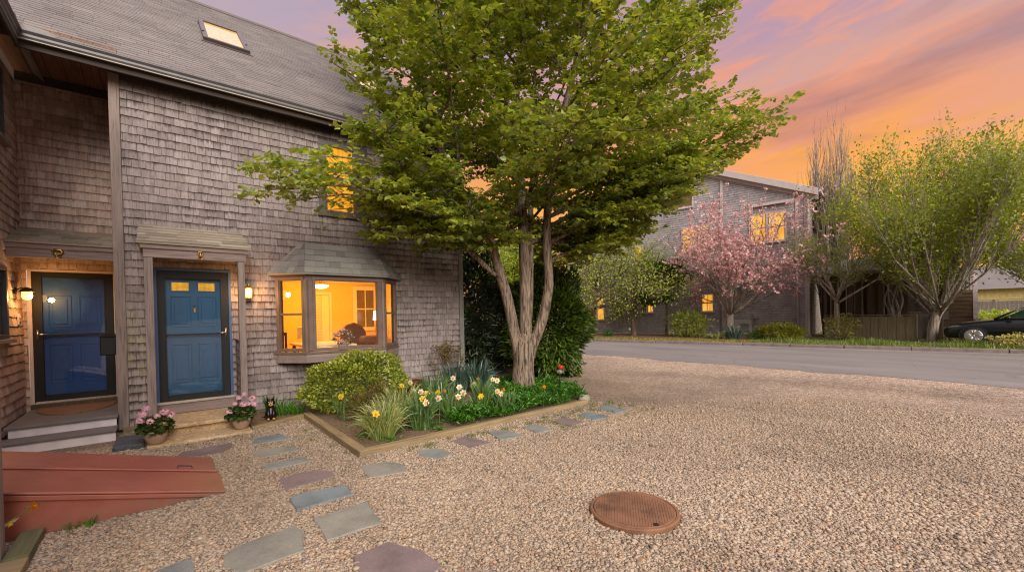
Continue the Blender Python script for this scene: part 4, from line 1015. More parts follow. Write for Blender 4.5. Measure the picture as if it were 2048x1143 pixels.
for q in ([(1.75, -3.63), (6.05, -3.46), (6.6, -2.9), (7, 1), (1.0, 0), (1, -1.25), (1.75, -.95)], [(-3, -3.78), (.42, -3.78), (.42, -2.46), (-3, -2.46)], [(-.22, -1.44), (1.0, -1.44), (1, 0), (-.22, 0)],
          [(-.55, -1.29), (-.22, -1.29), (-.22, -.6), (-.55, -.6)], [(-.89, -4.31), (-.75, -4.31), (-.75, -3.77), (-.89, -3.77)], [(-1.4, -4.64), (-.74, -4.64), (-.74, -4.3), (-1.4, -4.3)], [(-1.8, -.54), (-.54, -.54), (-.54, 1), (-1.8, 1)]):
    ok &= ~inpoly(P, q)
P = P[ok]; N = len(P)
ico = bpy.data.meshes.new('tmp')
import bmesh
bm = bmesh.new(); bmesh.ops.create_icosphere(bm, subdivisions=1, radius=1); bm.to_mesh(ico); bm.free()
IV = np.array([v.co for v in ico.vertices]); IF = np.array([p.vertices[:] for p in ico.polygons]); bpy.data.meshes.remove(ico)
rad = .0082*np.exp(rng.normal(0, .36, N)); rad = np.clip(rad, .0048, .026)
sc = np.stack([rad*rng.uniform(.8, 1.5, N), rad*rng.uniform(.7, 1.1, N), rad*rng.uniform(.32, .62, N)], 1)
OV = np.array([(1, 0, 0), (0, 1, 0), (-1, 0, 0), (0, -1, 0), (0, 0, .95), (0, 0, -.95)], float)*1.12
OF = np.array([(0, 1, 4), (1, 2, 4), (2, 3, 4), (3, 0, 4), (1, 0, 5), (2, 1, 5), (3, 2, 5), (0, 3, 5)])
near = (P[:, 0]*.63+(P[:, 1]+8.7)*.776) < 4.4
def stones(k, IV, IF):
    P_, s_ = P[k], sc[k]; n = len(P_); q = len(IV)
    V = IV[None]*(1+rng.normal(0, .13, (n, q, 1)))*s_[:, None]
    an = rng.uniform(0, 2*PI, n); tl = rng.normal(0, .3, n)
    c, s = np.cos(tl)[:, None], np.sin(tl)[:, None]
    V = np.stack([V[..., 0]*c-V[..., 2]*s, V[..., 1], V[..., 0]*s+V[..., 2]*c], 2)
    c, s = np.cos(an)[:, None], np.sin(an)[:, None]
    V = np.stack([V[..., 0]*c-V[..., 1]*s, V[..., 0]*s+V[..., 1]*c, V[..., 2]], 2)
    V += np.stack([P_[:, 0], P_[:, 1], GZ+s_[:, 2]*rng.uniform(.2, .9, n)], 1)[:, None]
    return V.reshape(-1, 3), (IF[None]+np.arange(n)[:, None, None]*q).reshape(-1, 3)
V, F = join(stones(near, IV, IF), stones(~near, OV, OF))
npmesh('gravel', V, F, MS['pebble'], None, True, label='tan and grey pebbles spread loosely over the yard', cat='gravel', kind='stuff')
NPEB = N
# tufts of grass between the stones
def tufts(name, label, spots, n, h, mat, z=-1.64, **kw):
    vf = [clump(x, y, z, n, .05, h, h*.9, .006, .3) for x, y in spots]
    V, F = join(*vf); npmesh(name, V, F, mat, None, True, label=label, cat='grass', kind='stuff', **kw)
sp = [(x+RD.uniform(-.2, .2), -3.72+RD.uniform(-.12, .08)-.02*x) for x in np.arange(2.2, 6.3, .13)]+[(RD.uniform(4.2, 6.6), RD.uniform(-4.6, -3.6)) for _ in range(28)]+[(1.52, -2.5), (1.6, -1.9), (1.66, -3.0), (1.72, -3.4), (-.6, -3.82), (-.62, -3.8)]
sp = [q for q in sp if not any(inpoly(np.array([q]), f[0])[0] for f in FS_)]
tufts('weeds', 'thin weeds and grass growing between gravel and timber edging', sp, 16, .045, MS['grass'])

# ================================================================ TREES
RD.seed(77); rng = np.random.default_rng(77)
def inhouse(P):
    x, y, z = P[:, 0], P[:, 1], P[:, 2]
    w_ = (x < 5.68) & (y > -.16) & (z < 3.95)
    r_ = (x < 5.95) & (y > -.5) & (z < 3.86+SL*(y+.33)+.15) & (z > 3.5) & (y < 5)
    b_ = (x > 1.4) & (x < 4.1) & (y > -.62) & (z < 1.45)
    return w_ | r_ | b_
LATV, DEPV = V3(.776, -.63, 0), V3(.63, .776, 0)
TB = V3(5.9, -1.8, 0)
tp = lambda lat, z, dep=0: TB+LATV*lat+DEPV*dep+V3(0, 0, z)
def smooth(pts, n=6):
    pts = np.array(pts); out = []
    for i in range(len(pts)-1):
        p0, p1, p2, p3 = pts[max(i-1, 0)], pts[i], pts[i+1], pts[min(i+2, len(pts)-1)]
        for t in np.linspace(0, 1, n, endpoint=False):
            out.append(.5*((2*p1)+(p2-p0)*t+(2*p0-5*p1+4*p2-p3)*t*t+(3*p1-p0-3*p2+p3)*t**3))
    out.append(pts[-1]); return np.array(out)
tree = thing('katsura_tree', 'big three stemmed tree with spreading green crown in the flower bed', 'tree', (5.9, -1.8, GZ))
mb = MB()
trunk = smooth([tp(-.02, -1.75), tp(0, -1.6), tp(.0, -1.3), tp(-.0, -1.0), tp(.02, -.72), tp(.05, -.4)])
nt_ = len(trunk); rr = np.interp(np.arange(nt_)/nt_, [0, .12, .3, .55, .8, 1], [.335, .285, .24, .222, .225, .16])
mb.tube(trunk, rr, 18, rough=.035)
stems = [
 ([tp(-.09, -.95, .0), tp(-.14, -.62, -.05), tp(-.3, .31, -.1), tp(-.5, 1.05, -.2), tp(-.67, 1.57, -.25), tp(-.92, 2.05, -.35), tp(-1.25, 2.6, -.5), tp(-1.6, 3.4, -.7), tp(-1.9, 4.4, -.8), tp(-2.2, 5.8, -.8), tp(-2.4, 7.2, -.7)], .125),
 ([tp(.02, -.9), tp(.05, -.5), tp(.08, .73), tp(.05, 1.9), tp(-.03, 2.95), tp(-.3, 4.5, .1), tp(-.5, 6, .2), tp(-.6, 8.2, .3)], .15),
 ([tp(.1, -.3, .14), tp(.16, .4, .14), tp(.2, 1.5, .2), tp(.24, 2.4, .4), tp(.35, 3.6, .8), tp(.4, 5, 1.2), tp(.5, 7.2, 1.5)], .09),
 ([tp(.1, -.95), tp(.22, -.6), tp(.42, -.1), tp(.57, .62), tp(.54, 1.47), tp(.58, 2.4, -.1), tp(.75, 3.5, -.3), tp(1.15, 5, -.5), tp(1.5, 6.6, -.6), tp(1.7, 8, -.6)], .125),
 ([tp(-.55, .82, -.18), tp(-.9, 1.15, -.35), tp(-1.3, 1.5, -.7), tp(-1.75, 2.0, -1.1), tp(-2.1, 2.45, -1.4)], .055),
]
limbs = []
ga = 0.6
EC, ER = V3(6.05, -2.2, 4.7), V3(4.2, 3.9, 6.4)
def reach(p, d):
    q = (p-EC)/ER; e = d/ER; A = e@e; B = 2*q@e; C = q@q-1
    D = max(B*B-4*A*C, 0); return (-B+math.sqrt(D))/(2*A)
for si, (pts, r0) in enumerate(stems):
    sp = smooth(pts, 5); n = len(sp)
    rad = r0*np.linspace(1, .2, n)**.75; rad[:2] = np.maximum(rad[:2], r0)
    mb.tube(sp, rad, 12, rough=.05)
    z = sp[:, 2]; nextz = 1.35 if si < 4 else 1.6
    for i in range(1, n):
        while z[i] >= nextz:
            ga += 2.39996; h = nextz
            el = np.interp(h, [1.3, 2.2, 3.5, 5, 8], [.1, .3, .58, .8, 1.1])+RD.gauss(0, .1)
            az = ga+RD.gauss(0, .25)
            d = V3(math.cos(az)*math.cos(el), math.sin(az)*math.cos(el), math.sin(el))
            Lm = max(.9, reach(sp[i], d))*RD.uniform(.8, 1.02)
            limbs.append((sp[i], d, Lm, rad[i]*.5))
            nextz += RD.uniform(.27, .4)
    d = nrm(sp[-1]-sp[-3]); limbs.append((sp[-1], d, max(1, reach(sp[-1], d)), rad[-1]))
for (x, y, zt_, si, k) in ((10.3, -6.0, 3.95, 3, .55), (10.0, -5.6, 3.3, 3, .5), (9.9, -5.7, 3.6, 3, .53), (9.5, -5.2, 2.9, 3, .5), (9.7, -4.9, 4.2, 3, .6), (9.7, -5.3, 3.4, 3, .53), (1.0, -1.5, 2.25, 4, .85), (1.15, -1.7, 1.9, 4, .75), (1.5, -1.9, 1.7, 4, .7), (1.9, -1.3, 2.6, 4, .95), (2.3, -1.0, 1.9, 4, .6), (2.9, -1.2, 1.5, 4, .4), (2.2, -1.6, 2.3, 4, .75), (2.6, -2.2, 3.2, 0, .6),
                          (9.4, -4.6, 2.5, 3, .47), (9.2, -5.2, 2.2, 3, .45), (9.6, -4.0, 1.9, 3, .42), (9.0, -5.5, 3.0, 3, .5), (9.3, -4.8, 6.2, 3, .7), (9.1, -4.7, 7.2, 3, .78), (8.8, -4.6, 5.4, 3, .64), (3.6, -1.5, 1.5, 0, .36), (3.2, -2.0, 1.8, 0, .42), (4.2, -2.8, 1.6, 0, .36), (3.4, -2.4, 2.4, 0, .45), (9.0, -3.2, 1.7, 3, .42), (9.6, -1.6, 1.6, 3, .42), (8.4, -4.6, 2.2, 3, .46), (9.9, .4, 1.9, 2, .4), (8.6, 1.2, 1.9, 2, .4), (10.1, -3.6, 2.4, 3, .47)):
    sp = smooth(stems[si][0], 5); p = sp[int(k*(len(sp)-1))]; d = V3(x, y, zt_)-p; L_ = np.linalg.norm(d); limbs.append((p, d/L_, L_, .035))
LP, LDv, LN, LS_ = [], [], [], []
twm = MB(); UP = V3(0, 0, 1)
for p, d, Lm, r0 in limbs:
    n = max(5, int(Lm/.35)); el = math.asin(max(-1, min(1, d[2])))
    h = nrm(V3(d[0], d[1], 0)+1e-6); sidev = V3(-h[1], h[0], 0)
    bow = RD.uniform(.03, .11)*Lm; sw = RD.uniform(-.08, .08)*Lm
    ts = np.linspace(0, 1, n)
    C = p+d*Lm*ts[:, None]+UP*(bow*np.sin(ts*PI))[:, None]+sidev*(sw*np.sin(ts*PI))[:, None]+rng.normal(0, .025, (n, 3))*ts[:, None]
    bad = inhouse(C) | ((C[:, 0] < 2.4) & (C[:, 2] > 2.8)) | (C[:, 2] < 1.2+.85*((C-TB)@LATV-2.3))
    if bad.any():
        k = int(np.argmax(bad))
        if k < 3: continue
        C = C[:k]; n = k
    rr = np.linspace(max(.014, min(r0, .055)), .006, n)
    mb.tube(C, rr, 6)
    t = .16 if Lm > 2 else .05; sg = 1
    while t < 1:
        i = min(n-1, int(t*(len(C)-1))); q = C[i]
        ln = (.55+.75*(1-t)*min(1, Lm/3.5))*RD.uniform(.75, 1.2)
        a = sg*RD.uniform(.55, 1.05); sg = -sg
        hd = h*math.cos(a)+sidev*math.sin(a)
        sd = nrm(hd+UP*(math.sin(el)*.75+RD.gauss(.02, .16)))
        m_ = 4; T = np.linspace(0, 1, m_)
        SC_ = q+sd*ln*T[:, None]-UP*(.10*ln*T**2)[:, None]
        if not (inhouse(SC_) | ((SC_[:, 0] < 2.3) & (SC_[:, 2] > 2.8)) | (SC_[:, 2] < 1.2+.85*((SC_-TB)@LATV-2.3))).any():
            twm.tube(SC_, [.007, .005, .004, .002], 3, cap=False)
            u = .06; s2 = RD.choice((-1, 1))
            while u < 1.02:
                q2 = q+sd*ln*u-UP*.10*ln*u*u
                b = s2*RD.uniform(.4, 1.1); s2 = -s2
                sv = np.cross(UP, sd); sv = nrm(sv)
                fd = nrm(sd*math.cos(b)+sv*math.sin(b)+UP*RD.gauss(-.02, .16))
                fl = RD.uniform(.18, .42); k = int(fl/.042)+1
                w_ = (np.arange(k)+.6)/k
                LP.append(q2+fd*fl*w_[:, None]); side = np.where(np.arange(k) % 2 == 0, 1, -1)[:, None]
                fs_ = nrm(np.cross(UP, fd))
                LDv.append(fd*.5+fs_*side*.8-UP*rng.uniform(-.05, .55, (k, 1))+rng.normal(0, .2, (k, 3)))
                LN.append(UP+rng.normal(0, .38, (k, 3))-fd*.15); LS_.append(rng.uniform(.06, .128, k)*rng.uniform(.85, 1.1))
                u += .095/ln
        t += RD.uniform(.045, .07)*4/max(2, Lm)
LP, LDv, LN, LS_ = np.concatenate(LP), np.concatenate(LDv), np.concatenate(LN), np.concatenate(LS_)
lt_ = (LP-TB)@LATV; nz = rng.normal(0, .18, len(LP))+.3*np.sin(LP[:, 2]*3)
ok = ~inhouse(LP) & (LP[:, 2] > .9) & ((LP[:, 0]+nz > np.where(LP[:, 2] < 5.2, 2.15, 2.7)) | (LP[:, 2] < 2.75)) & (LP[:, 2]-nz*.6 > 1.25+.85*(lt_-2.3)) & ((lt_+nz < 4.3) | (LP[:, 2] < 4.3))
ok &= ~((LP[:, 0] > 1.95) & (LP[:, 0] < 2.85) & (LP[:, 2] > 1.65) & (LP[:, 2] < 2.95) & (rng.uniform(0, 1, len(LP)) < .72))     # the low left branch is thin
LP, LDv, LN, LS_ = LP[ok], LDv[ok], LN[ok], LS_[ok]
tk = mb.build('trunk', MS['bark'], tree, True)
twm.build('twigs', MS['bark3'], tk)
V, F = leaves(LP, LDv, LN, LS_, LS_*.86, .1, ((.25, .5), (.65, .42)))
npmesh('crown', V, F, MS['leaf'], tree, True)
NLEAF = len(LP)

def grow(mb, rs, p, d, L, r, lev, maxlev, tips, par):
    """recursive limb; collects the outer twigs as (points, direction)"""
    n = 5; ts = np.linspace(0, 1, n)
    curve = V3(rs.gauss(0, 1), rs.gauss(0, 1), rs.gauss(0, 1))*par['wob']*L
    C = p+d*L*ts[:, None]+(np.sin(ts*PI)[:, None])*curve+UP*(par['up']*L*ts**2)[:, None]
    if 'clip' in par: C = par['clip'](C)
    r1 = r*par['taper']
    mb.tube(C, np.linspace(r, r1, n), 8 if lev == 0 else (6 if lev < 2 else 4), cap=(lev == 0))
    if lev >= maxlev-1: tips.append(C)
    if lev >= maxlev: return
    nb = par['nb'][min(lev, len(par['nb'])-1)]
    for i in range(nb):
        t = 1 if i == 0 else rs.uniform(par['t0'], 1)
        q = C[min(n-1, int(round(t*(n-1))))]
        a = par['ang'][min(lev, len(par['ang'])-1)]*rs.uniform(.5, 1.2)*(0.4 if i == 0 else 1); ph = rs.uniform(0, 2*PI)
        dd = nrm(C[-1]-C[-2]); s1 = nrm(np.cross(dd, V3(.3, .2, .9))); s2 = np.cross(dd, s1)
        nd_ = nrm(dd*math.cos(a)+(s1*math.cos(ph)+s2*math.sin(ph))*math.sin(a)+UP*par['lift'])
        grow(mb, rs, q, nd_, L*rs.uniform(*par['len']), max(r1*rs.uniform(.6, .8), par.get('rmin', .008)), lev+1, maxlev, tips, par)
def tipleaves(tips, n, spread, size, nup=.6, flat=.5):
    pos = []; dr = []
    for C in tips:
        k = max(1, int(n*rng.uniform(.7, 1.3))); t = rng.uniform(.15, 1.05, k)*(len(C)-1); i = np.clip(t.astype(int), 0, len(C)-2)
        q = C[i]+(C[i+1]-C[i])*(t-i)[:, None]; o = rng.normal(0, spread, (k, 3)); o[:, 2] *= flat
        pos.append(q+o); dr.append(nrm(C[-1]-C[0])+rng.normal(0, .8, (k, 3)))
    pos = np.concatenate(pos); dr = np.concatenate(dr); N = len(pos)
    return pos, leaves(pos, dr, UP*nup+rdir(N), size*rng.uniform(.7, 1.25, N), size*.6*rng.uniform(.7, 1.2, N))
def plain_tree(name, label, cat, base, par, seed, trunk_h, r, mats, nleaf, spread, lsize, lev=3, tilt=(0, 0), group=None, crown='crown', flat=.5):
    rs = random.Random(seed); t = thing(name, label, cat, tuple(base), group); mb = MB(); tips = []
    d = nrm(V3(tilt[0], tilt[1], 1))
    B = V3(*base); top = B+d*trunk_h
    mb.tube(smooth([B-d*.15, B+d*.05, B+d*trunk_h*.5+V3(rs.gauss(0, .03), rs.gauss(0, .03), 0), top], 4), np.interp(np.linspace(0, 1, 13), [0, .1, .4, 1], [r*1.3, r*1.12, r, r*.85]), 12, rough=.04)
    k = par['limbs']
    for i in range(k):
        ph = 2*PI*i/k+rs.uniform(-.4, .4); a = rs.uniform(*par['fan'])
        q = B+d*trunk_h*rs.uniform(par.get('from', .75), 1)
        grow(mb, rs, q, V3(math.cos(ph)*math.sin(a), math.sin(ph)*math.sin(a), math.cos(a)), par['L']*rs.uniform(.8, 1.15), r*par.get('thick', .5), 0, lev, tips, par)
    mb.build('trunk', mats[0], t, True)
    if nleaf:
        pos, (V, F) = tipleaves(tips, nleaf, spread, lsize, flat=flat); npmesh(crown, V, F, mats[1], t, True)
    return t, tips

# cherry in blossom, kept clear of the wall behind
NB_C, NB_D, NB_N = V3(28.2, -.52, 0), V3(-.165, .986, 0), V3(-.986, -.165, 0)
def clipwall(C):
    C = C.copy(); dd = (C-NB_C)@NB_N; s = dd < .35
    C[s] += NB_N*(.35-dd[s])[:, None]; return C
ch, tips = plain_tree('cherry_tree', 'cherry tree in pink blossom in front of the grey building', 'tree', (25.3, 2.55, -1.55), dict(limbs=9, fan=(.2, 1.15), L=2.9, wob=.06, up=.1, taper=.55, nb=(5, 5, 4), t0=.25, ang=(.75, .8, .9), lift=.12, len=(.5, .72), rmin=.012, clip=clipwall), 5, 1.4, .24, (MS['bark2'], None), 0, 0, 0, lev=3)
def blobs(tips, n, spread, size, mat, name, par):
    pos, _ = tipleaves(tips, n, spread, .1); N = len(pos)
    vs = [leaves(pos+rng.normal(0, size*.25, (N, 3)), rdir(N), rdir(N), size, size*.9) for _ in range(4)]
    V, F = join(*vs); npmesh(name, V, F, mat, par, True)
blobs(tips, 2.5, .12, .115, MS['blossom'], 'blossom', ch)
pos, (V, F) = tipleaves(tips, 2, .1, .09); npmesh('foliage', V, F, MS['redleaf'], ch, True)
# big maple by the car
plain_tree('maple_tree', 'tall vase shaped tree in fresh green leaf beside the black car', 'tree', (26.0, -5.75, -1.53), dict(limbs=24, fan=(.1, 1.35), L=3.4, wob=.025, up=.14, taper=.5, nb=(8, 5, 5), t0=.25, ang=(.36, .45, .7), lift=.22, len=(.45, .66), rmin=.006, thick=.26, **{'from': .6}), 8, 1.6, .19, (MS['bark2'], MS['maple']), 6.5, .24, .125, lev=3, tilt=(-.02, -.16))
plain_tree('maple_tree', 'fresh green tree cut by the right edge of the photo behind the car', 'tree', (28.5, -10.3, -1.53), dict(limbs=18, fan=(.1, 1.4), L=3.3, wob=.025, up=.12, taper=.5, nb=(7, 5, 5), t0=.25, ang=(.4, .5, .7), lift=.16, len=(.45, .66), rmin=.006, thick=.26, **{'from': .6}), 18, 1.5, .18, (MS['bark2'], MS['maple']), 5, .24, .13, lev=3)
# tall bare tree behind the building corner
rs = random.Random(4); t = thing('bare_tree', 'tall narrow leafless tree behind the right corner of the grey building', 'tree', (30.5, -.95, -1.53))
mb = MB(); tips = []
for k in range(6):
    a = 2*PI*k/6; p = V3(30.5+.25*math.cos(a), -.95+.3*math.sin(a), -1.6)
    grow(mb, rs, p, nrm(V3(.05*math.cos(a), .06*math.sin(a), 1)), 5.6, .1, 0, 3, tips, dict(wob=.02, up=.04, taper=.6, nb=(13, 7, 3), t0=.12, ang=(.3, .34, .4), lift=.7, len=(.35, .7), rmin=.009))
mb.build('trunk', MS['bark2'], t, True)
# small trees in front of the building
sp_par = dict(limbs=11, fan=(.2, 1.5), L=2.5, wob=.06, up=-.02, taper=.55, nb=(5, 5, 4), t0=.25, ang=(.6, .7, .8), lift=.05, len=(.5, .75), rmin=.008, clip=clipwall, **{'from': .55})
plain_tree('street_tree', 'young tree with thick brown trunk and pale spring leaves left of the cherry', 'tree', (24.1, 8.2, -1.55), sp_par, 21, 3.0, .19, (MS['bark3'], MS['spring']), 3.4, .36, .14, group='young trees between kerb and grey building')
plain_tree('street_tree', 'young spring green tree half hidden by the dark evergreen at the kerb', 'tree', (24.0, 11.5, -1.55), dict(sp_par, L=2.6), 22, 3.0, .15, (MS['bark3'], MS['spring']), 3.4, .36, .14, group='young trees between kerb and grey building')
plain_tree('street_tree', 'thin dark stemmed sapling between the thick trunk and the cherry', 'tree', (25.0, 6.4, -1.55), dict(sp_par, L=.95, limbs=7), 23, 3.4, .07, (MS['bark3'], MS['cedar']), 11, .12, .13, group='young trees between kerb and grey building')
plain_tree('small_tree', 'small grey tree with spreading twigs and few leaves at the fence', 'tree', (26.0, -2.35, -1.53), dict(limbs=9, fan=(.3, 1.0), L=1.7, wob=.05, up=.04, taper=.55, nb=(5, 4, 4), t0=.3, ang=(.5, .6, .7), lift=.12, len=(.5, .75), rmin=.008), 31, 2.1, .12, (MS['bark2'], MS['maple']), 3, .14, .13)
# trees seen through and past the house corner
for (x, y, hh, L_, sd, lab) in ((16.5, 19, 2.6, 2.8, 41, 'pale green tree left of the trunks behind the house corner'), (21.5, 17.5, 2.4, 2.6, 42, 'pale green tree right of the trunks at the far kerb'), (11.5, 13.5, 2.2, 2.3, 43, 'green tree close behind the house corner shrubs')):
    plain_tree('far_tree', lab, 'tree', (x, y, -1.6), dict(limbs=9, fan=(.2, 1.2), L=L_, wob=.05, up=.06, taper=.55, nb=(5, 5, 4), t0=.3, ang=(.6, .7, .8), lift=.1, len=(.5, .75), rmin=.012), sd, hh, .2, (MS['bark3'], MS['spring']), 14, .22, .2, group='trees behind the house')
# ================================================================ GARDEN
RD.seed(5); rng = np.random.default_rng(5)
def bush(name, label, c, r, n, size, asp, mat, cat='shrub', inner=.55, lump=.2, up=.5, zmin=None, stems=5, group=None, wood='bark3', keep=None, out=.8):
    t = thing(name, label, cat, (c[0], c[1], c[2]-r[2]), group)
    p, d = shrub_pts(c, r, n, inner, lump)
    if zmin is not None: k = p[:, 2] > zmin; p, d = p[k], d[k]
    if keep is not None: k = keep(p); p, d = p[k], d[k]
    k = len(p)
    V, F = leaves(p, d*out+UP*up*.4+rdir(k)*.7, UP*up+d*.5+rdir(k)*.6, size*rng.uniform(.7, 1.3, k), size*asp*rng.uniform(.75, 1.2, k))
    npmesh('foliage', V, F, MS[mat], t, True)
    m = MB()
    for i in range(stems):
        q, dd = shrub_pts(c, np.array(r)*.8, 1, .9, 0)
        b = V3(c[0]+RD.uniform(-.15, .15)*r[0], c[1]+RD.uniform(-.15, .15)*r[1], c[2]-r[2]-.03)
        m.tube([b, (b+q[0])/2+V3(RD.uniform(-.1, .1), RD.uniform(-.1, .1), .05)*r[0], q[0]], [.012+.02*r[0], .008+.012*r[0], .004], 6)
    m.build('stems', MS[wood], t, True)
    return t
front = lambda p: p[:, 1] < -.03
bush('rounded_shrub', 'dense bright green rounded shrub under the bay window', (2.72, -.92, -1.18), (0.94, .6, .54), 9500, .052, .62, 'box', lump=.16, zmin=-1.6, keep=front, inner=.7)
bush('evergreen_bush', 'large dark evergreen bush behind the three stemmed tree', (7.95, -.35, -.3), (1.1, 1.02, 1.45), 15500, .16, .32, 'cedar', lump=.3, up=.45, zmin=-1.62, inner=.5, stems=7, out=1.3)
bush('broadleaf_shrub', 'tall dark broadleaf shrub against the house corner', (6.55, .95, .15), (.72, .7, 1.85), 5200, .15, .32, 'rhodo', lump=.12, up=.2, zmin=-1.6, keep=lambda p: (p[:, 0] > 5.62), inner=.4, stems=9)
bush('broadleaf_shrub', 'dark broadleaf shrub filling the gap between house corner and evergreen', (7.9, 1.9, -.4), (1.0, .9, 1.35), 5200, .15, .32, 'rhodo', lump=.12, up=.2, zmin=-1.6, inner=.4, stems=7)
bush('heather_clump', 'brown feathery tuft in front of the rounded shrub', (2.42, -1.9, -1.42), (.28, .26, .24), 1500, .05, .2, 'heath', 'plant', up=.8, zmin=-1.61, inner=.3)
bush('heather_clump', 'brown wiry dome rising behind the grey lamp cap', (2.78, -1.72, -1.32), (.2, .2, .27), 1100, .05, .2, 'heath', 'plant', up=.9, zmin=-1.61, inner=.3)
rs = random.Random(9); t = thing('twiggy_shrub', 'sparse twiggy shrub growing against the shingles near the house corner', 'shrub', (4.95, -.22, -1.6))
mb = MB(); tips = []
for k in range(6): grow(mb, rs, V3(4.75+.09*k, -.22, -1.62), nrm(V3(rs.uniform(-.25, .2), rs.uniform(-.05, .02), 1)), .62, .009, 0, 2, tips, dict(wob=.05, up=.0, taper=.6, nb=(4, 3), t0=.4, ang=(.5, .6), lift=.25, len=(.35, .6), rmin=.003, clip=lambda C: np.column_stack([C[:, 0], np.minimum(C[:, 1], -.04), C[:, 2]])))
mb.build('stems', MS['twig'], t)
pos, (V, F) = tipleaves(tips, 5, .03, .05); npmesh('foliage', V, F, MS['heath'], t)
def strap_plant(name, label, spots, mat, cat='plant', group=None):
    V, F = join(*[clump(*s) for s in spots]); return npmesh(name, V, F, MS[mat], None, True, label=label, cat=cat, group=group)
Z0 = -1.615
strap_plant('ornamental_grass', 'pale variegated grass clump at the front corner of the flower bed', [(2.25, -3.12, Z0, 357, 0.149, 0.470, .36, .013, .35), (2.5, -2.75, Z0, 289, 0.161, 0.515, .3, .012, .3)], 'varieg', 'grass clump')
strap_plant('ornamental_grass', 'upright pale grass between the brown tuft and the daffodils', [(2.9, -2.3, Z0, 323, 0.184, 0.560, .26, .01, .25)], 'varieg', 'grass clump')
DG = 'daffodil leaf clumps in the flower bed'
strap_plant('daffodil_clump', 'small green daffodil clump at the left end of the bed by the rounded shrub', [(2.18, -1.72, Z0, 44, 0.046, 0.403, .22, .018, .5)], 'strap', 'leaf clump', DG)
strap_plant('daffodil_clump', 'dense dark green daffodil leaves right of the variegated grass', [(2.85, -3.05, Z0, 255, 0.138, 0.515, .3, .016, .35), (3.05, -2.75, Z0, 153, 0.115, 0.538, .25, .016, .3)], 'strap', 'leaf clump', DG)
strap_plant('daffodil_clump', 'daffodil leaves in the middle of the bed below the cream flowers', [(3.45, -2.95, Z0, 136, 0.149, 0.470, .26, .015, .35), (3.6, -2.4, Z0, 136, 0.172, 0.538, .28, .015, .3)], 'strap', 'leaf clump', DG)
strap_plant('daffodil_clump', 'upright daffodil leaves left of the tree trunk', [(4.15, -2.75, Z0, 161, 0.138, 0.582, .22, .015, .25), (4.35, -3.15, Z0, 85, 0.138, 0.470, .22, .014, .35)], 'strap', 'leaf clump', DG)
strap_plant('daffodil_clump', 'tall bluish leaves against the house corner behind the daffodils', [(4.75, -.95, Z0, 170, 0.230, 0.694, .35, .022, .3), (5.15, -1.15, Z0, 153, 0.184, 0.739, .42, .024, .35)], 'strapblue', 'leaf clump', DG)
strap_plant('daffodil_clump', 'green leaves beside the maroon tub near the wall', [(4.0, -1.35, Z0, 187, 0.230, 0.560, .28, .017, .3)], 'strap', 'leaf clump', DG)
strap_plant('grassy_plant', 'low green leaves between the dog figurine and the rounded shrub', [(1.55, -.62, Z0, 102, 0.138, 0.291, .2, .012, .5), (1.75, -.72, Z0, 85, 0.115, 0.224, .18, .012, .5), (1.42, -.45, Z0, 68, 0.115, 0.336, .2, .012, .4)], 'cover')
# ground cover at the right end
def cover_ok(P):
    poly = [(3.2, -3.43), (6.0, -3.33), (6.55, -2.9), (6.75, -2.0), (6.4, -.9), (5.6, -.6), (5.2, -1.4), (4.3, -2.5), (3.3, -3.1)]
    return inpoly(P, poly) & (np.hypot(P[:, 0]-5.9, P[:, 1]+1.8) > .3)
N = 9000; P = np.stack([rng.uniform(3.1, 6.9, N), rng.uniform(-3.5, -.5, N)], 1); P = P[cover_ok(P)]
vf = []
hh = .12+.07*np.sin(P[:, 0]*5+P[:, 1]*3)+.05*np.sin(P[:, 1]*9)
k = len(P)
for j in range(4):
    z = Z0+hh*rng.uniform(.25, 1.15, k); o = rng.normal(0, .03, (k, 2)); a = rng.uniform(0, 2*PI, k)
    vf.append(leaves(np.column_stack([P+o, z]), np.column_stack([np.cos(a), np.sin(a), rng.uniform(.1, 1.3, k)]), UP+rdir(k)*.5, rng.uniform(.05, .12, k), rng.uniform(.016, .03, k)))
V, F = join(*vf); npmesh('ground_cover', V, F, MS['cover'], None, True, label='feathery bright green ground cover around the tree foot', cat='ground cover', kind='stuff')
N = 2600; P = np.stack([rng.uniform(1.95, 3.6, N), rng.uniform(-3.45, -2.0, N)], 1); P = P[np.sin(P[:, 0]*9)+np.sin(P[:, 1]*8) > -.2]; N = len(P); a = rng.uniform(0, 2*PI, N)
P = P[P[:, 1] < -3.25+1.1*rng.uniform(0, 1, N)**2]; k = len(P); a = a[:k]
V, F = leaves(np.column_stack([P, Z0+rng.uniform(0, .05, k)]), np.column_stack([np.cos(a), np.sin(a), rng.uniform(.1, .6, k)]), UP+rdir(k)*.4, .05, .022)
npmesh('weeds', V, F, MS['cover'], None, True, label='low weeds inside the front timber of the flower bed', cat='weeds', kind='stuff')

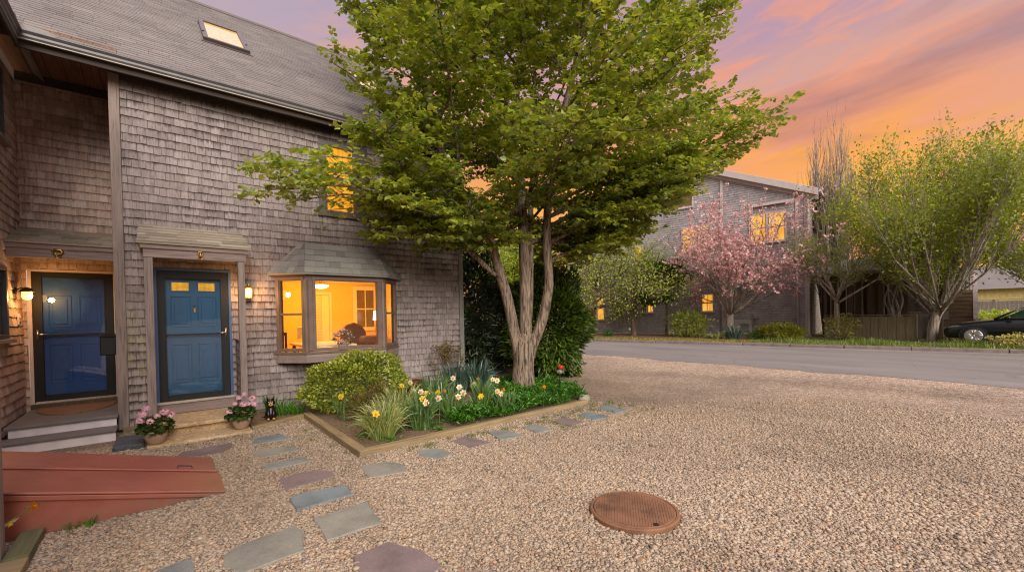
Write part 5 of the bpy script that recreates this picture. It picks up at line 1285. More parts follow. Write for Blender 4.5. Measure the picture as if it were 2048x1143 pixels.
# daffodils, one thing each ------------------------------------------------------
DAF = [
 (2.13, -1.81, 'y', 'yellow daffodil at the left end of the bed in front of the rounded shrub'),
 (3.25, -1.57, 'yd', 'double yellow daffodil at the right edge of the rounded shrub'),
 (2.06, -3.40, 'y', 'low yellow daffodil just below the grey lamp cap'),
 (2.96, -2.93, 'y', 'yellow daffodil, lowest of those over the dense green leaves'),
 (3.20, -2.60, 'y', 'yellow daffodil just above the lowest one over the dense leaves'),
 (3.40, -2.59, 'y', 'yellow daffodil in the middle, beside a small orange bloom'),
 (3.56, -2.52, 'o', 'small orange daffodil bloom next to the middle yellow one'),
 (3.53, -1.34, 'c', 'cream daffodil highest at the left, beside the double yellow one'),
 (3.14, -2.27, 'cy', 'cream and yellow daffodil below the highest cream one at the left'),
 (3.20, -2.40, 'c', 'small cream daffodil in profile over the dense green leaves'),
 (3.13, -3.10, 'c', 'wide cream daffodil low in the middle of the bed'),
 (2.85, -3.24, 'c', 'faded cream daffodil drooping near the dense green leaves'),
 (4.37, -1.47, 'co', 'cream daffodil with orange centre nearest the foundation vent'),
 (3.93, -2.40, 'c', 'cream daffodil, upper of the three in the middle right group'),
 (3.67, -2.93, 'c', 'cream daffodil, middle of the three in the middle right group'),
 (3.43, -3.16, 'c', 'cream daffodil, lowest of the three in the middle right group'),
 (4.29, -2.33, 'co', 'cream daffodil with broad orange cup below the small orange bloom'),
 (4.70, -1.85, 'o', 'small orange daffodil in front of the house corner'),
 (4.83, -2.15, 'co', 'cream daffodil with orange cup highest beside the trunk'),
 (4.79, -2.34, 'c', 'small cream daffodil touching the highest one beside the trunk'),
 (4.14, -3.21, 'co', 'round cream daffodil with orange cup low beside the trunk'),
 (4.26, -3.21, 'o', 'orange daffodil bloom right at the left side of the trunk'),
 (4.08, -3.38, 'c', 'small cream daffodil under the orange bloom at the trunk'),
 (3.73, -3.33, 'y', 'yellow daffodil lowest in front of the trunk foot'),
 (4.99, -3.40, 'o', 'orange daffodil alone in the ground cover right of the trunk'),
]
CAMP = V3(0, -8.7, 0)
def daffodil(x, y, kind, label, zh=-1.22, base=None, face=None, group='daffodils in the flower bed'):
    b = V3(*(base if base is not None else (x+RD.uniform(-.06, .06), y+RD.uniform(-.02, .08), Z0))); hd = V3(x, y, zh)
    t = thing('daffodil', label, 'daffodil', tuple(b), group)
    f = face if face is not None else nrm(nrm(CAMP-hd)*RD.uniform(.5, 1)+V3(RD.uniform(-.6, .6), RD.uniform(-.3, .3), RD.uniform(-.25, .3)))
    neck = hd-f*.03
    m = MB(); m.tube(smooth([b, (b*.6+neck*.4)+V3(0, 0, .03), neck-UP*.03+f*-.005, neck], 4), .0042, 6); m.build('stem', MS['stem'], t, True)
    s1 = nrm(np.cross(f, UP)); s2 = np.cross(s1, f); R_ = RD.uniform(.044, .054) if kind != 'o' else .032
    n = 18 if kind == 'yd' else 6
    an = np.arange(n)*2*PI/6+RD.uniform(0, 1)+(np.arange(n)//6)*.4
    dr = s1*np.cos(an)[:, None]+s2*np.sin(an)[:, None]
    lay = (np.arange(n)//6)[:, None]
    V, F = leaves(np.tile(hd, (n, 1))+dr*.004+f*.004*lay, dr+f*(.12+.35*lay), np.tile(f, (n, 1))+dr*.01, R_*(1-.18*lay[:, 0]), R_*.78, -.05, ((.35, .48), (.75, .4)))
    npmesh('petals', V, F, MS['yellow' if kind[0] == 'y' else ('orange' if kind == 'o' else 'cream')], t, True)
    if kind != 'yd':
        m = MB(); L = .018 if kind in ('c', 'co') else .026
        m.lathe([(.007, 0), (.0105, L*.5), (.013, L*.85), (.0165, L), (.012, L*.9), (.006, L*.3)], hd+f*.001, 10, tuple(f))
        m.build('trumpet', MS['yellow' if kind in ('y', 'cy') else 'orange'], t, True)
for x, y, k, lab in DAF: daffodil(x, y, k, lab, -1.22+RD.uniform(-.01, .01))
daffodil(-.77, -4.05, 'o', 'yellow daffodil leaning out in front of the red bulkhead', -1.33, (-1.05, -3.95, -1.6), nrm(V3(.9, -.3, -.1)), 'daffodils beside the bulkhead')
daffodil(-.905, -3.97, 'cy', 'drooping pale yellow daffodil beside the grey post', -1.44, (-1.1, -3.92, -1.6), nrm(V3(.4, -.4, -.7)), 'daffodils beside the bulkhead')
strap_plant('grassy_plant', 'small leaf tuft between bulkhead and mossy timber', [(-.5, -3.83, -1.64, 16, .03, .07, .07, .012, .4)], 'cover')

# potted geraniums ------------------------------------------------------------------
def potted(x, y, z, s, label, heads):
    t = thing('potted_geranium', label, 'potted plant', (x, y, z), 'potted pink geraniums on the concrete steps')
    m = MB(); m.lathe([(.085*s, 0), (.1*s, .02*s), (.132*s, .1*s), (.14*s, .15*s), (.132*s, .185*s), (.122*s, .185*s), (.118*s, .16*s), (.0, .155*s)], (x, y, z), 28)
    m.build('pot', MS['pot'], t, True)
    p, d = shrub_pts((x, y, z+.25*s), (.2*s, .18*s, .12*s), 420, .4, .15); V, F = leaves(p, d+rdir(420)*.6, UP*.9+rdir(420)*.6, .05*s, .055*s, .1, ((.3, .55), (.75, .5))); npmesh('foliage', V, F, MS['gerleaf'], t, True)
    m = MB()
    for hx, hy, hz, hr in heads: m.tube([(x+hx*.4, y+hy*.4, z+.2*s), (x+hx*.8, y+hy*.8, z+hz*.7), (x+hx, y+hy, z+hz)], .004, 5)
    m.build('stalks', MS['stem'], t)
    for hx, hy, hz, hr in heads:
        d = rdir(60); d[:, 2] = np.abs(d[:, 2])-.25; d = nrm(d); c = V3(x+hx, y+hy, z+hz)
        vf = []
        for k in range(4):
            a = rng.uniform(0, 2*PI, 60); s1 = nrm(np.cross(d, rdir(60))); vf.append(leaves(c+d*hr*(.75+.25*rng.uniform(0, 1, (60, 1))), s1, d, .018, .016))
        V, F = join(*vf); npmesh('flower_head', V, F, MS['gerflower'], t, True)
potted(-.11, -1.3, -1.61, .93, 'clay pot of pink geraniums at the left end of the lower step', [(-.13, -.05, .40, .055), (-.15, -.08, .33, .055), (-.05, -.12, .31, .045), (.10, -.06, .40, .06), (.16, -.03, .35, .055), (-.09, .02, .46, .05), (.02, -.05, .36, .04)])
potted(.87, -1.2, -1.61, .9, 'clay pot of pink geraniums at the right end of the lower step', [(-.16, -.08, .27, .045), (-.02, .0, .45, .045), (.02, -.08, .36, .055), (.10, -.06, .36, .05), (.14, -.02, .42, .055), (.05, .03, .49, .04), (-.08, -.05, .38, .03), (.16, -.07, .34, .045)])

# dog figurine, tub, lamp cap, red ornament -----------------------------------------
t = thing('dog_figurine', 'small black dog figurine with tan muzzle beside the right clay pot', 'figurine', (1.31, -.9, -1.6))
c = V3(1.31, -.9, -1.6); f = nrm(V3(-.15, -1, 0)); s1 = V3(f[1], -f[0], 0)
at_ = lambda a, b, z: c+s1*a+f*b+UP*z
m = MB(); m.lathe([(.05, 0), (.085, .03), (.08, .1), (.06, .17), (.042, .22)], at_(0, -.03, 0), 14); m.build('body', MS['figure'], t, True)
m = MB(); m.ball(at_(0, .0, .265), (.066, .066, .062), 14, 10)
for k in (-1, 1): m.faces([at_(k*.055, -.015, .295), at_(k*.02, -.01, .32), at_(k*.035, .012, .305), at_(k*.058, -.005, .385)], [(0, 1, 3), (1, 2, 3), (2, 0, 3), (0, 2, 1)])
m.build('head', MS['figure'], t, True)
m = MB(); m.ball(at_(0, .06, .245), (.036, .042, .03), 12, 8); m.build('muzzle', MS['tan'], t, True)
m = MB(); m.ball(at_(0, .101, .258), .011, 8, 6); m.build('nose', MS['figure'], t, True)
for k in (-1, 1):
    m = MB(); m.tube([at_(k*.035, .035, .15), at_(k*.038, .05, .07), at_(k*.038, .055, .02)], [.026, .02, .018], 10); m.build('leg', MS['figure'], t, True)
    m = MB(); m.ball(at_(k*.038, .068, .016), (.022, .03, .016), 10, 6); m.build('paw', MS['tan'], t, True)
    m = MB(); m.ball(at_(k*.026, .055, .282), .008, 8, 6); m.build('eye', MS['white'], t, True)
m = MB(); m.tube([at_(.05, -.08, .03), at_(.1, -.09, .03), at_(.13, -.05, .04)], [.018, .014, .006], 8); m.build('tail', MS['figure'], t, True)
m = MB(); m.lathe([(.15, 0), (.19, .06), (.215, .3), (.225, .31), (.21, .31), (.18, .1), (0, .09)], (3.95, -.62, -1.61), 26); m.build('garden_tub', MS['maroon'], None, True, label='dark maroon tub half hidden behind the daffodils at the wall', cat='tub')
t = thing('path_light', 'low garden light with flat grey drum cap among the pale grass', 'garden light', (2.14, -3.12, Z0))
m = MB(); m.lathe([(.075, 0), (.082, .005), (.082, .05), (.074, .058), (.0, .06)], (2.14, -3.15, -1.275), 22); m.build('cap', MS['solar'], t, True)
m = MB(); m.tube([(2.14, -3.15, -1.62), (2.14, -3.15, -1.276)], .012, 8); m.build('stake', MS['iron'], t)
t = thing('garden_ornament', 'red rose shaped ornament on a dark stake by the evergreen', 'ornament', (6.02, -2.75, Z0))
m = MB(); m.tube([(6.02, -2.75, -1.62), (6.02, -2.75, -1.17)], .014, 8); m.build('stake', MS['iron'], t)
m = MB(); m.lathe([(.02, 0), (.06, .02), (.065, .06), (.03, .09)], (6.02, -2.75, -1.18), 12)
for a in range(6): m.tube([(6.02, -2.75, -1.14), (6.02+.07*math.cos(a), -2.75+.07*math.sin(a), -1.12)], .01, 5)
m.build('collar', MS['solar'], t, True)
V, F = leaves(np.tile(V3(6.04, -2.77, -1.04), (26, 1)), rdir(26)*.9+V3(-.2, -.4, .2), rdir(26), .055, .05); npmesh('rose', V, F, MS['redrose'], t, True)
m = MB(); m.ball((6.04, -2.77, -1.04), .04, 10, 8); m.build('bud', MS['redrose'], t, True)
m = MB(); m.ball((6.1, -3.3, -1.6), (.13, .1, .09), 12, 8); m.build('edging_stone', STONES[3], None, True, label='rounded pale stone at the right end of the long timber', cat='stone')

# ================================================================ ACROSS THE ROAD
nbh = thing('neighbour_house', 'dark grey shingled gable building with lit windows across the road', 'house', tuple(NB_C+NB_D*8+V3(0, 0, -1.6)))
FN = (NB_C, NB_D, V3(0, 0, 1), NB_N)
rk = lambda u: 6.72+.44*(u if u < 8.1 else 16.2-u)
WIN = [(5.2, 6.94, 3.95, 5.5, 2), (1.1, 2.9, 4.08, 5.67, 2), (5.06, 5.75, .02, 1.05, 1), (9.02, 9.95, .03, 1.1, 2), (12.9, 14.2, -.46, 1.2, 2), (9.82, 10.33, 3.72, 4.67, 1), (6.3, 7.2, 6.95, 7.7, 1)]
m = MB(); m.poly([NB_C+UP*-1.6+NB_D*.0, NB_C+NB_D*16.2-UP*1.6, NB_C+NB_D*16.2+UP*6.72, NB_C+NB_D*8.1+UP*10.28, NB_C+UP*6.72], [(.5, .9)]*5)
shingles(m, FN, .12, 16.1, -1.5, 10.2, .145, .1, .26, [(q[0]-.06, q[1]+.06, q[2]-.06, q[3]+.06) for q in WIN], thick=.02, top=lambda u: rk(u)-.12)
m.build('wall', MS['farwall'], nbh)
FNS = (NB_C, -NB_N, V3(0, 0, 1), -NB_D)
m = MB(); m.poly([NB_C-UP*1.6, NB_C-NB_N*11-UP*1.6, NB_C-NB_N*11+UP*6.7, NB_C+UP*6.7], [(.5, .9)]*4); shingles(m, FNS, .1, 11, -1.5, 6.5, .16, .12, .3, [(2.5, 3.6, 3.8, 5.2)], thick=.02)
m.build('wall', MS['palewall'], nbh)
m = MB(); m.fbox(FNS, 2.52, 3.58, 3.82, 5.18, .0, .03); q_ = m.build('window', MS['white'], nbh); m = MB(); m.fbox(FNS, 2.62, 3.48, 3.92, 5.08, .031, .036); m.build('pane', MS['darkwin'], q_)
r = MB(); n0, n1 = -11.5, .32
def rs_(u0, u1, lift):
    z0, z1 = rk(u0)+.02, rk(u1)+.02
    A, B = NB_C+NB_D*u0+UP*(z0+lift), NB_C+NB_D*u1+UP*(z1+lift)
    r.hexa([A+NB_N*n1, B+NB_N*n1, B+NB_N*n0, A+NB_N*n0], [p+UP*.12 for p in (A+NB_N*n1, B+NB_N*n1, B+NB_N*n0, A+NB_N*n0)])
rs_(-.55, 8.1, .0); rs_(16.75, 8.1, .0); r.build('roof', MS['roof'], nbh)
m = MB()
for u0, u1 in ((-.5, 8.05), (16.7, 8.15)):
    A, B = NB_C+NB_D*u0+UP*(rk(u0)-.03), NB_C+NB_D*u1+UP*(rk(u1)-.03)
    for o0, o1, h0, h1 in ((.28, .33, -.22, .17), (.02, .27, -.2, -.15), (.025, .06, -.42, -.201)):
        m.hexa([A+NB_N*o0+UP*h0, B+NB_N*o0+UP*h0, B+NB_N*o1+UP*h0, A+NB_N*o1+UP*h0], [A+NB_N*o0+UP*h1, B+NB_N*o0+UP*h1, B+NB_N*o1+UP*h1, A+NB_N*o1+UP*h1])
m.build('rake_board', MS['white'], nbh, bevel=.01)
def trim(*a, mat='white', name='trim'): m = MB(); m.fbox(FN, *a); return m.build(name, MS[mat], nbh, bevel=.006)
trim(-.03, .17, -1.6, 6.5, .022, .05, name='corner_board'); m = MB(); m.fbox(FNS, -.03, .17, -1.6, 6.5, .022, .05); m.build('corner_board', MS['white'], nbh)
trim(4.42, 4.58, 2.95, 8.2, .022, .055); trim(.2, 14.8, 2.72, 2.86, .022, .14, name='band'); trim(.2, 16, -1.6, -1.49, .022, .05, name='water_table')
trim(.44, .6, 2.88, 6.3, .022, .055); trim(.62, 2.75, 6.16, 6.3, .022, .2); trim(2.76, 2.92, 5.8, 6.3, .022, .055)
def dspout(us, zs, n=.11): 
    m = MB(); m.tube([NB_C+NB_D*u+NB_N*nn+UP*z for u, z, nn in zip(us, zs, [n]*len(us))], .055, 8); m.build('downspout', MS['white'], nbh, True)
dspout((.52, .52), (-1.5, 2.6)); dspout((4.5, 4.5), (-1.5, 2.7))
m = MB(); m.tube(smooth([NB_C+NB_D*-.5+NB_N*.2+UP*6.55, NB_C+NB_D*-.42+NB_N*.16+UP*6.3, NB_C+NB_D*-.06+NB_N*.12+UP*5.95, NB_C+NB_D*-.02+NB_N*.12+UP*5.5, NB_C+NB_D*-.02+NB_N*.12+UP*-1.35, NB_C+NB_D*-.1+NB_N*.3+UP*-1.5], 5), .06, 8); m.build('downspout', MS['white'], nbh, True)
m = MB(); m.fbox(FNS, -.3, 11.3, 6.42, 6.56, .5, .62); m.build('gutter', MS['white'], nbh)
for wi, (a, b, c, d, k) in enumerate(WIN):
    m = MB(); t_ = .07
    for q in ((a-t_, b+t_, c-t_, c), (a-t_, b+t_, d, d+t_), (a-t_, a, c, d), (b, b+t_, c, d)): m.fbox(FN, *q, .0, .06)
    if k == 2: m.fbox(FN, (a+b)/2-.06, (a+b)/2+.06, c, d, .0, .055)
    m.fbox(FN, a-t_-.05, b+t_+.05, c-t_-.06, c-t_-.002, .0, .1)
    wo = m.build('window', MS['white'], nbh, bevel=.006)
    for i in range(k):
        x0 = a if i == 0 else (a+b)/2+.06; x1 = b if (k == 1 or i == 1) else (a+b)/2-.06
        m = MB(); m.poly([FN[0]+NB_D*x0+UP*c+NB_N*.024, FN[0]+NB_D*x1+UP*c+NB_N*.024, FN[0]+NB_D*x1+UP*d+NB_N*.024, FN[0]+NB_D*x0+UP*d+NB_N*.024])
        lit = not (wi == 6 or (wi == 3 and i == 1) or (wi == 4 and i == 1))
        m.build('pane', MS['litfar'] if lit else MS['darkwin'], wo)
        m = MB()
        if d-c > .9: m.fbox(FN, x0, x1, (c+d)/2-.025, (c+d)/2+.025, .026, .05)
        for q in ((x0, x0+.03, c, d), (x1-.03, x1, c, d)): m.fbox(FN, *q, .0265, .045)
        if wi in (2, 3): m.fbox(FN, (x0+x1)/2-.008, (x0+x1)/2+.008, c, d, .0265, .04)
        m.build('sash', MS['shutter'], wo)
t = thing('utility_unit', 'pale grey utility box against the grey building beside the cherry trunk', 'utility box', tuple(NB_C+NB_D*3.2+NB_N*.4-UP*1.53))
m = MB(); m.fbox(FN, 2.8, 3.7, -1.45, -.55, .15, .55); m.build('cabinet', MS['shed'], t, bevel=.03)
m = MB(); m.fbox(FN, 2.75, 3.75, -1.56, -1.452, .1, .6); m.build('pad', MS['kerb'], t)
m = MB(); [m.fbox(FN, 2.9, 3.4, -1.3+i*.07, -1.27+i*.07, .551, .556) for i in range(8)]; m.build('grille', MS['iron'], t)
t = thing('meter_box', 'small grey electric meter on the wall right of the utility box', 'meter', tuple(NB_C+NB_D*2.6+NB_N*.1-UP*.45))
m = MB(); m.fbox(FN, 2.5, 2.75, -.5, -.12, .03, .16); m.build('case', MS['shed'], t, bevel=.02); m = MB(); m.fbox(FN, 2.6, 2.65, -1.5, -.502, .03, .08); m.build('conduit', MS['shed'], t)
t = thing('wall_fixture', 'small white wall light on the grey building left of the thick trunk', 'wall light', tuple(NB_C+NB_D*11.2+NB_N*.1+UP*.5))
m = MB(); m.fbox(FN, 11.1, 11.5, .62, .74, .03, .2); m.build('housing', MS['white'], t, bevel=.02)

# shrubs along the far kerb
bush('flowering_shrub', 'loose spreading green shrub against the building left of the cherry', (24.7, 4.75, -.75), (.7, 1.25, .85), 900, .22, .3, 'spring', lump=.3, up=.4, inner=.35, stems=10, wood='bark3')
bush('juniper', 'low golden green spreading juniper at the right end of the building', (24.7, -.25, -1.15), (.75, 1.15, .42), 2600, .15, .3, 'juniper', lump=.2, up=.6, inner=.3)
bush('juniper', 'small dark rounded juniper left of the golden one', (24.2, .75, -1.36), (.35, .4, .26), 500, .12, .3, 'cedar', lump=.1, inner=.3)
strap_plant('hosta', 'pale edged hosta clump below the cherry trunk', [(23.9, 2.7, -1.53, 110, .35, .38, .45, .07, .6)], 'varieg')
strap_plant('iris_clump', 'dark upright iris leaves right of the cherry trunk', [(24.0, 1.75, -1.53, 100, .35, .8, .5, .05, .3)], 'strapblue')
strap_plant('green_tuft', 'small green leafy tuft left of the thick trunk at the kerb', [(23.2, 9.6, -1.53, 60, .3, .35, .4, .05, .5)], 'cover')
bush('bronze_shrub', 'thin yellow bronze shrub in front of the low fence', (25.6, -2.6, -.9), (.5, .7, .65), 420, .13, .35, 'juniper', lump=.3, inner=.3, stems=12, wood='twig')
bush('flowering_shrub', 'pale cream flower heads on the shrub in front of the car door', (23.9, -8.75, -1.27), (.5, 1.15, .26), 1500, .09, .7, 'sedum', lump=.25, up=.8, inner=.5)
N = 9000; tt = rng.uniform(8.5, 34, N); oo = .2+np.abs(rng.normal(0, 2.1, N)); b = KA+KD*tt[:, None]+KN*oo[:, None]; b[:, 2] = -1.53
hgt = rng.uniform(.06, .2, N)*(1+.6*np.sin(tt*2.1)); tip_ = b+np.column_stack([rng.normal(0, .05, N), rng.normal(0, .05, N), hgt])
V, F = blades(b, tip_, (b+tip_)/2+np.array([0, 0, .03]), rng.uniform(.02, .04, N), 2); npmesh('verge_grass', V, F, MS['grass'], None, True, label='rough green grass along the far kerb by the car', cat='grass', kind='stuff')
N = 2200; tt = rng.uniform(-6, 9, N); oo = .25+np.abs(rng.normal(0, 1.0, N)); b = KA+KD*tt[:, None]+KN*oo[:, None]; b[:, 2] = -1.53
tip_ = b+np.column_stack([rng.normal(0, .05, N), rng.normal(0, .05, N), rng.uniform(.04, .12, N)]); V, F = blades(b, tip_, (b+tip_)/2, rng.uniform(.02, .04, N), 2); npmesh('verge_weeds', V, F, MS['juniper'], None, True, label='dry thin weeds in the mulch strip along the building', cat='weeds', kind='stuff')

# low fence with porch house behind it
def board_fence(name, label, A, B, z0, z1, mat, bw=.2, posts=3, group=None, cap=True):
    A, B = V3(*A, 0), V3(*B, 0); L = np.linalg.norm(B-A); d = (B-A)/L; n = V3(d[1], -d[0], 0); F = (A, d, UP, n)
    t = thing(name, label, 'fence', tuple((A+B)/2+UP*z0), group); m = MB(); u = 0
    while u < L-.03: m.fbox(F, u, min(L, u+bw-.012), z0, z1+RD.uniform(-.012, .012), -.012, .012+RD.uniform(0, .006)); u += bw
    m.build('boards', MS[mat], t)
    for i in range(posts): u = L*i/(posts-1); m = MB(); m.fbox(F, u-.06, u+.06, z0, z1+.06, -.15, -.02); m.build('post', MS[mat], t)
    m = MB()
    for z in (z0+.2, z1-.2): m.fbox(F, 0, L, z-.04, z+.04, -.06, -.0135)
    m.build('rail', MS[mat], t)
    if cap: m = MB(); m.fbox(F, -.05, L+.05, z1+.062, z1+.1, -.16, .03); m.build('cap_rail', MS[mat], t)
board_fence('board_fence', 'low mossy board fence in front of the porch with brown posts', (27.2, -1.55), (26.3, -5.15), -1.58, -.42, 'fence', .34, 4)
board_fence('board_fence', 'short grey fence section behind the vase shaped tree', (28.8, -4.6), (28.9, -5.75), -1.58, -.35, 'fence2', .18, 2)
t = thing('porch', 'dark brown timber porch with posts behind the mossy fence', 'porch', (28.5, -3.2, -1.6))
m = MB(); m.box(29.9, 30.0, -5.9, -.7, -1.6, 2.6); m.build('back_wall', MS['brownpost'], t)
FP = (V3(29.88, 0, 0), V3(0, -1, 0), V3(0, 0, 1), V3(-1, 0, 0)); m = MB(); shingles(m, FP, 3.6, 5.9, -1.4, 2.6, .16, .12, .3, (), thick=.02); m.build('shingle_panel', MS['palewall'], t)
m = MB(); m.fbox(FP, 4.2, 5.9, -1.6, -.2, .03, .05); m.build('skirting', MS['white'], t)
for a, b, c, d in ((1.1, 1.5, -1.2, 1.6), (2.0, 2.6, -1.2, 1.6), (3.0, 3.5, -.8, 1.4)):
    m = MB()
    for q in ((a, a+.07, c, d), (b-.07, b, c, d), (a+.07, b-.07, d-.07, d), (a+.07, b-.07, c, c+.07)): m.fbox(FP, *q, .001, .06)
    wo = m.build('window', MS['white'], t); m = MB(); m.fbox(FP, a+.07, b-.07, c+.07, d-.07, .002, .01); m.build('pane', MS['darkwin'], wo)
for y, w_ in ((-1.3, .14), (-2.35, .24), (-3.15, .3), (-3.6, .16), (-4.5, .2), (-5.75, .14)): box('post', MS['brownpost'], 27.9, 27.9+w_, y-w_, y, -1.6, 1.72, t)
m = MB(); m.hexa([(27.5, -6.1, 1.73), (27.5, -.9, 1.73), (30.3, -.9, 2.6), (30.3, -6.1, 2.6)], [(27.5, -6.1, 1.9), (27.5, -.9, 1.9), (30.3, -.9, 2.8), (30.3, -6.1, 2.8)]); m.build('roof', MS['roof'], t)
m = MB(); m.box(27.75, 27.89, -6.0, -1.0, 1.45, 1.72); m.build('beam', MS['brownpost'], t)
m = MB(); [m.box(28.2, 28.24, -1.9-.35*i, -1.86-.35*i, -.45, 1.4) for i in range(3)]; m.build('mullion', MS['white'], t)
# vine trunks climbing the porch
t = thing('climbing_vine', 'twisted bare vine stems climbing the porch behind the fence', 'vine', (27.3, -4.4, -1.5)); m = MB()
for k in range(7):
    m.tube(smooth([(27.2+RD.uniform(-.2, .2), -4.6+RD.uniform(-.25, .25), -1.6), (27.3, -4.4+RD.uniform(-.2, .2), -.6), (27.6+RD.uniform(-.1, .1), -4.2+RD.uniform(-.4, .3), .4), (27.7, -4.1+RD.uniform(-.5, .5), 1.6)], 5), .035, 6)
m.build('stems', MS['bark2'], t, True)
# outdoor stairs
t = thing('outdoor_stairs', 'wooden outdoor stairs with pale handrails behind the car', 'stairs', (31, -6.5, -1.6))
ux = nrm(V3(1.46, .105, 0)); vy = V3(-ux[1], ux[0], 0); o = V3(28.6, -6.25, -1.6); FT = (o, ux, UP, vy)
for i in range(12):
    m = MB(); m.fbox((o, ux, UP, vy), .28*i, .28*i+.03, .19*i, .19*i+.186, -.62, .62); m.build('riser', MS['stairw'], t)
    m = MB(); m.fbox((o, ux, UP, vy), .28*i-.03, .28*i+.278, .19*i+.187, .19*i+.22, -.62, .62); m.build('tread', MS['stairw'], t)
for s in (-.66, .63):
    Q = lambda u, v, w_: o+ux*u+UP*v+vy*w_
    m = MB(); m.hexa([Q(-.1, .0, s), Q(3.4, 2.1, s), Q(3.4, 2.1, s+.05), Q(-.1, .0, s+.05)], [Q(-.1, .3, s), Q(3.4, 2.4, s), Q(3.4, 2.4, s+.05), Q(-.1, .3, s+.05)]); m.build('stringer', MS['stairw'], t)
    m = MB(); m.hexa([Q(-.1, 1.0, s-.06), Q(3.4, 3.2, s-.06), Q(3.4, 3.2, s+.1), Q(-.1, 1.0, s+.1)], [Q(-.1, 1.06, s-.06), Q(3.4, 3.26, s-.06), Q(3.4, 3.26, s+.1), Q(-.1, 1.06, s+.1)]); m.build('handrail', MS['palew'], t)
    for u in (.0, 1.1, 2.2, 3.3): m = MB(); m.fbox((o+vy*s, ux, UP, vy), u, u+.1, u*.62, u*.62+1.0, 0, .09); m.build('post', MS['palew'], t)
m = MB(); [m.fbox(FT, 3.5, 3.55, 2.35, 3.3, -.6+.13*i, -.55+.13*i) for i in range(10)]; m.fbox(FT, 3.48, 3.57, 3.3, 3.38, -.65, .65); m.build('top_railing', MS['palew'], t)
# far yellow house and fence at the right edge
t = thing('yellow_house', 'low yellow house with grey roof beyond the car at the right edge', 'house', (52, -7.2, -1.6))
m = MB(); m.box(52, 60, -14, -4.0, -1.6, 1.35); m.build('wall', MS['yellowwall'], t)
m = MB(); m.hexa([(51.6, -14.3, 1.36), (60.4, -14.3, 1.36), (60.4, -3.7, 1.36), (51.6, -3.7, 1.36)], [(55.9, -14.3, 3.5), (56.1, -14.3, 3.5), (56.1, -3.7, 3.5), (55.9, -3.7, 3.5)]); m.build('roof', MS['roof'], t)
board_fence('board_fence', 'plain grey board fence below the yellow house at the right edge', (46, -4.2), (46, -14), -1.6, .35, 'fence2', .2, 5)
bush('hedge', 'sunlit low green hedge in front of the far grey fence', (44, -7.5, -1.1), (1, 4, .6), 2200, .3, .5, 'spring', lump=.2, inner=.5)
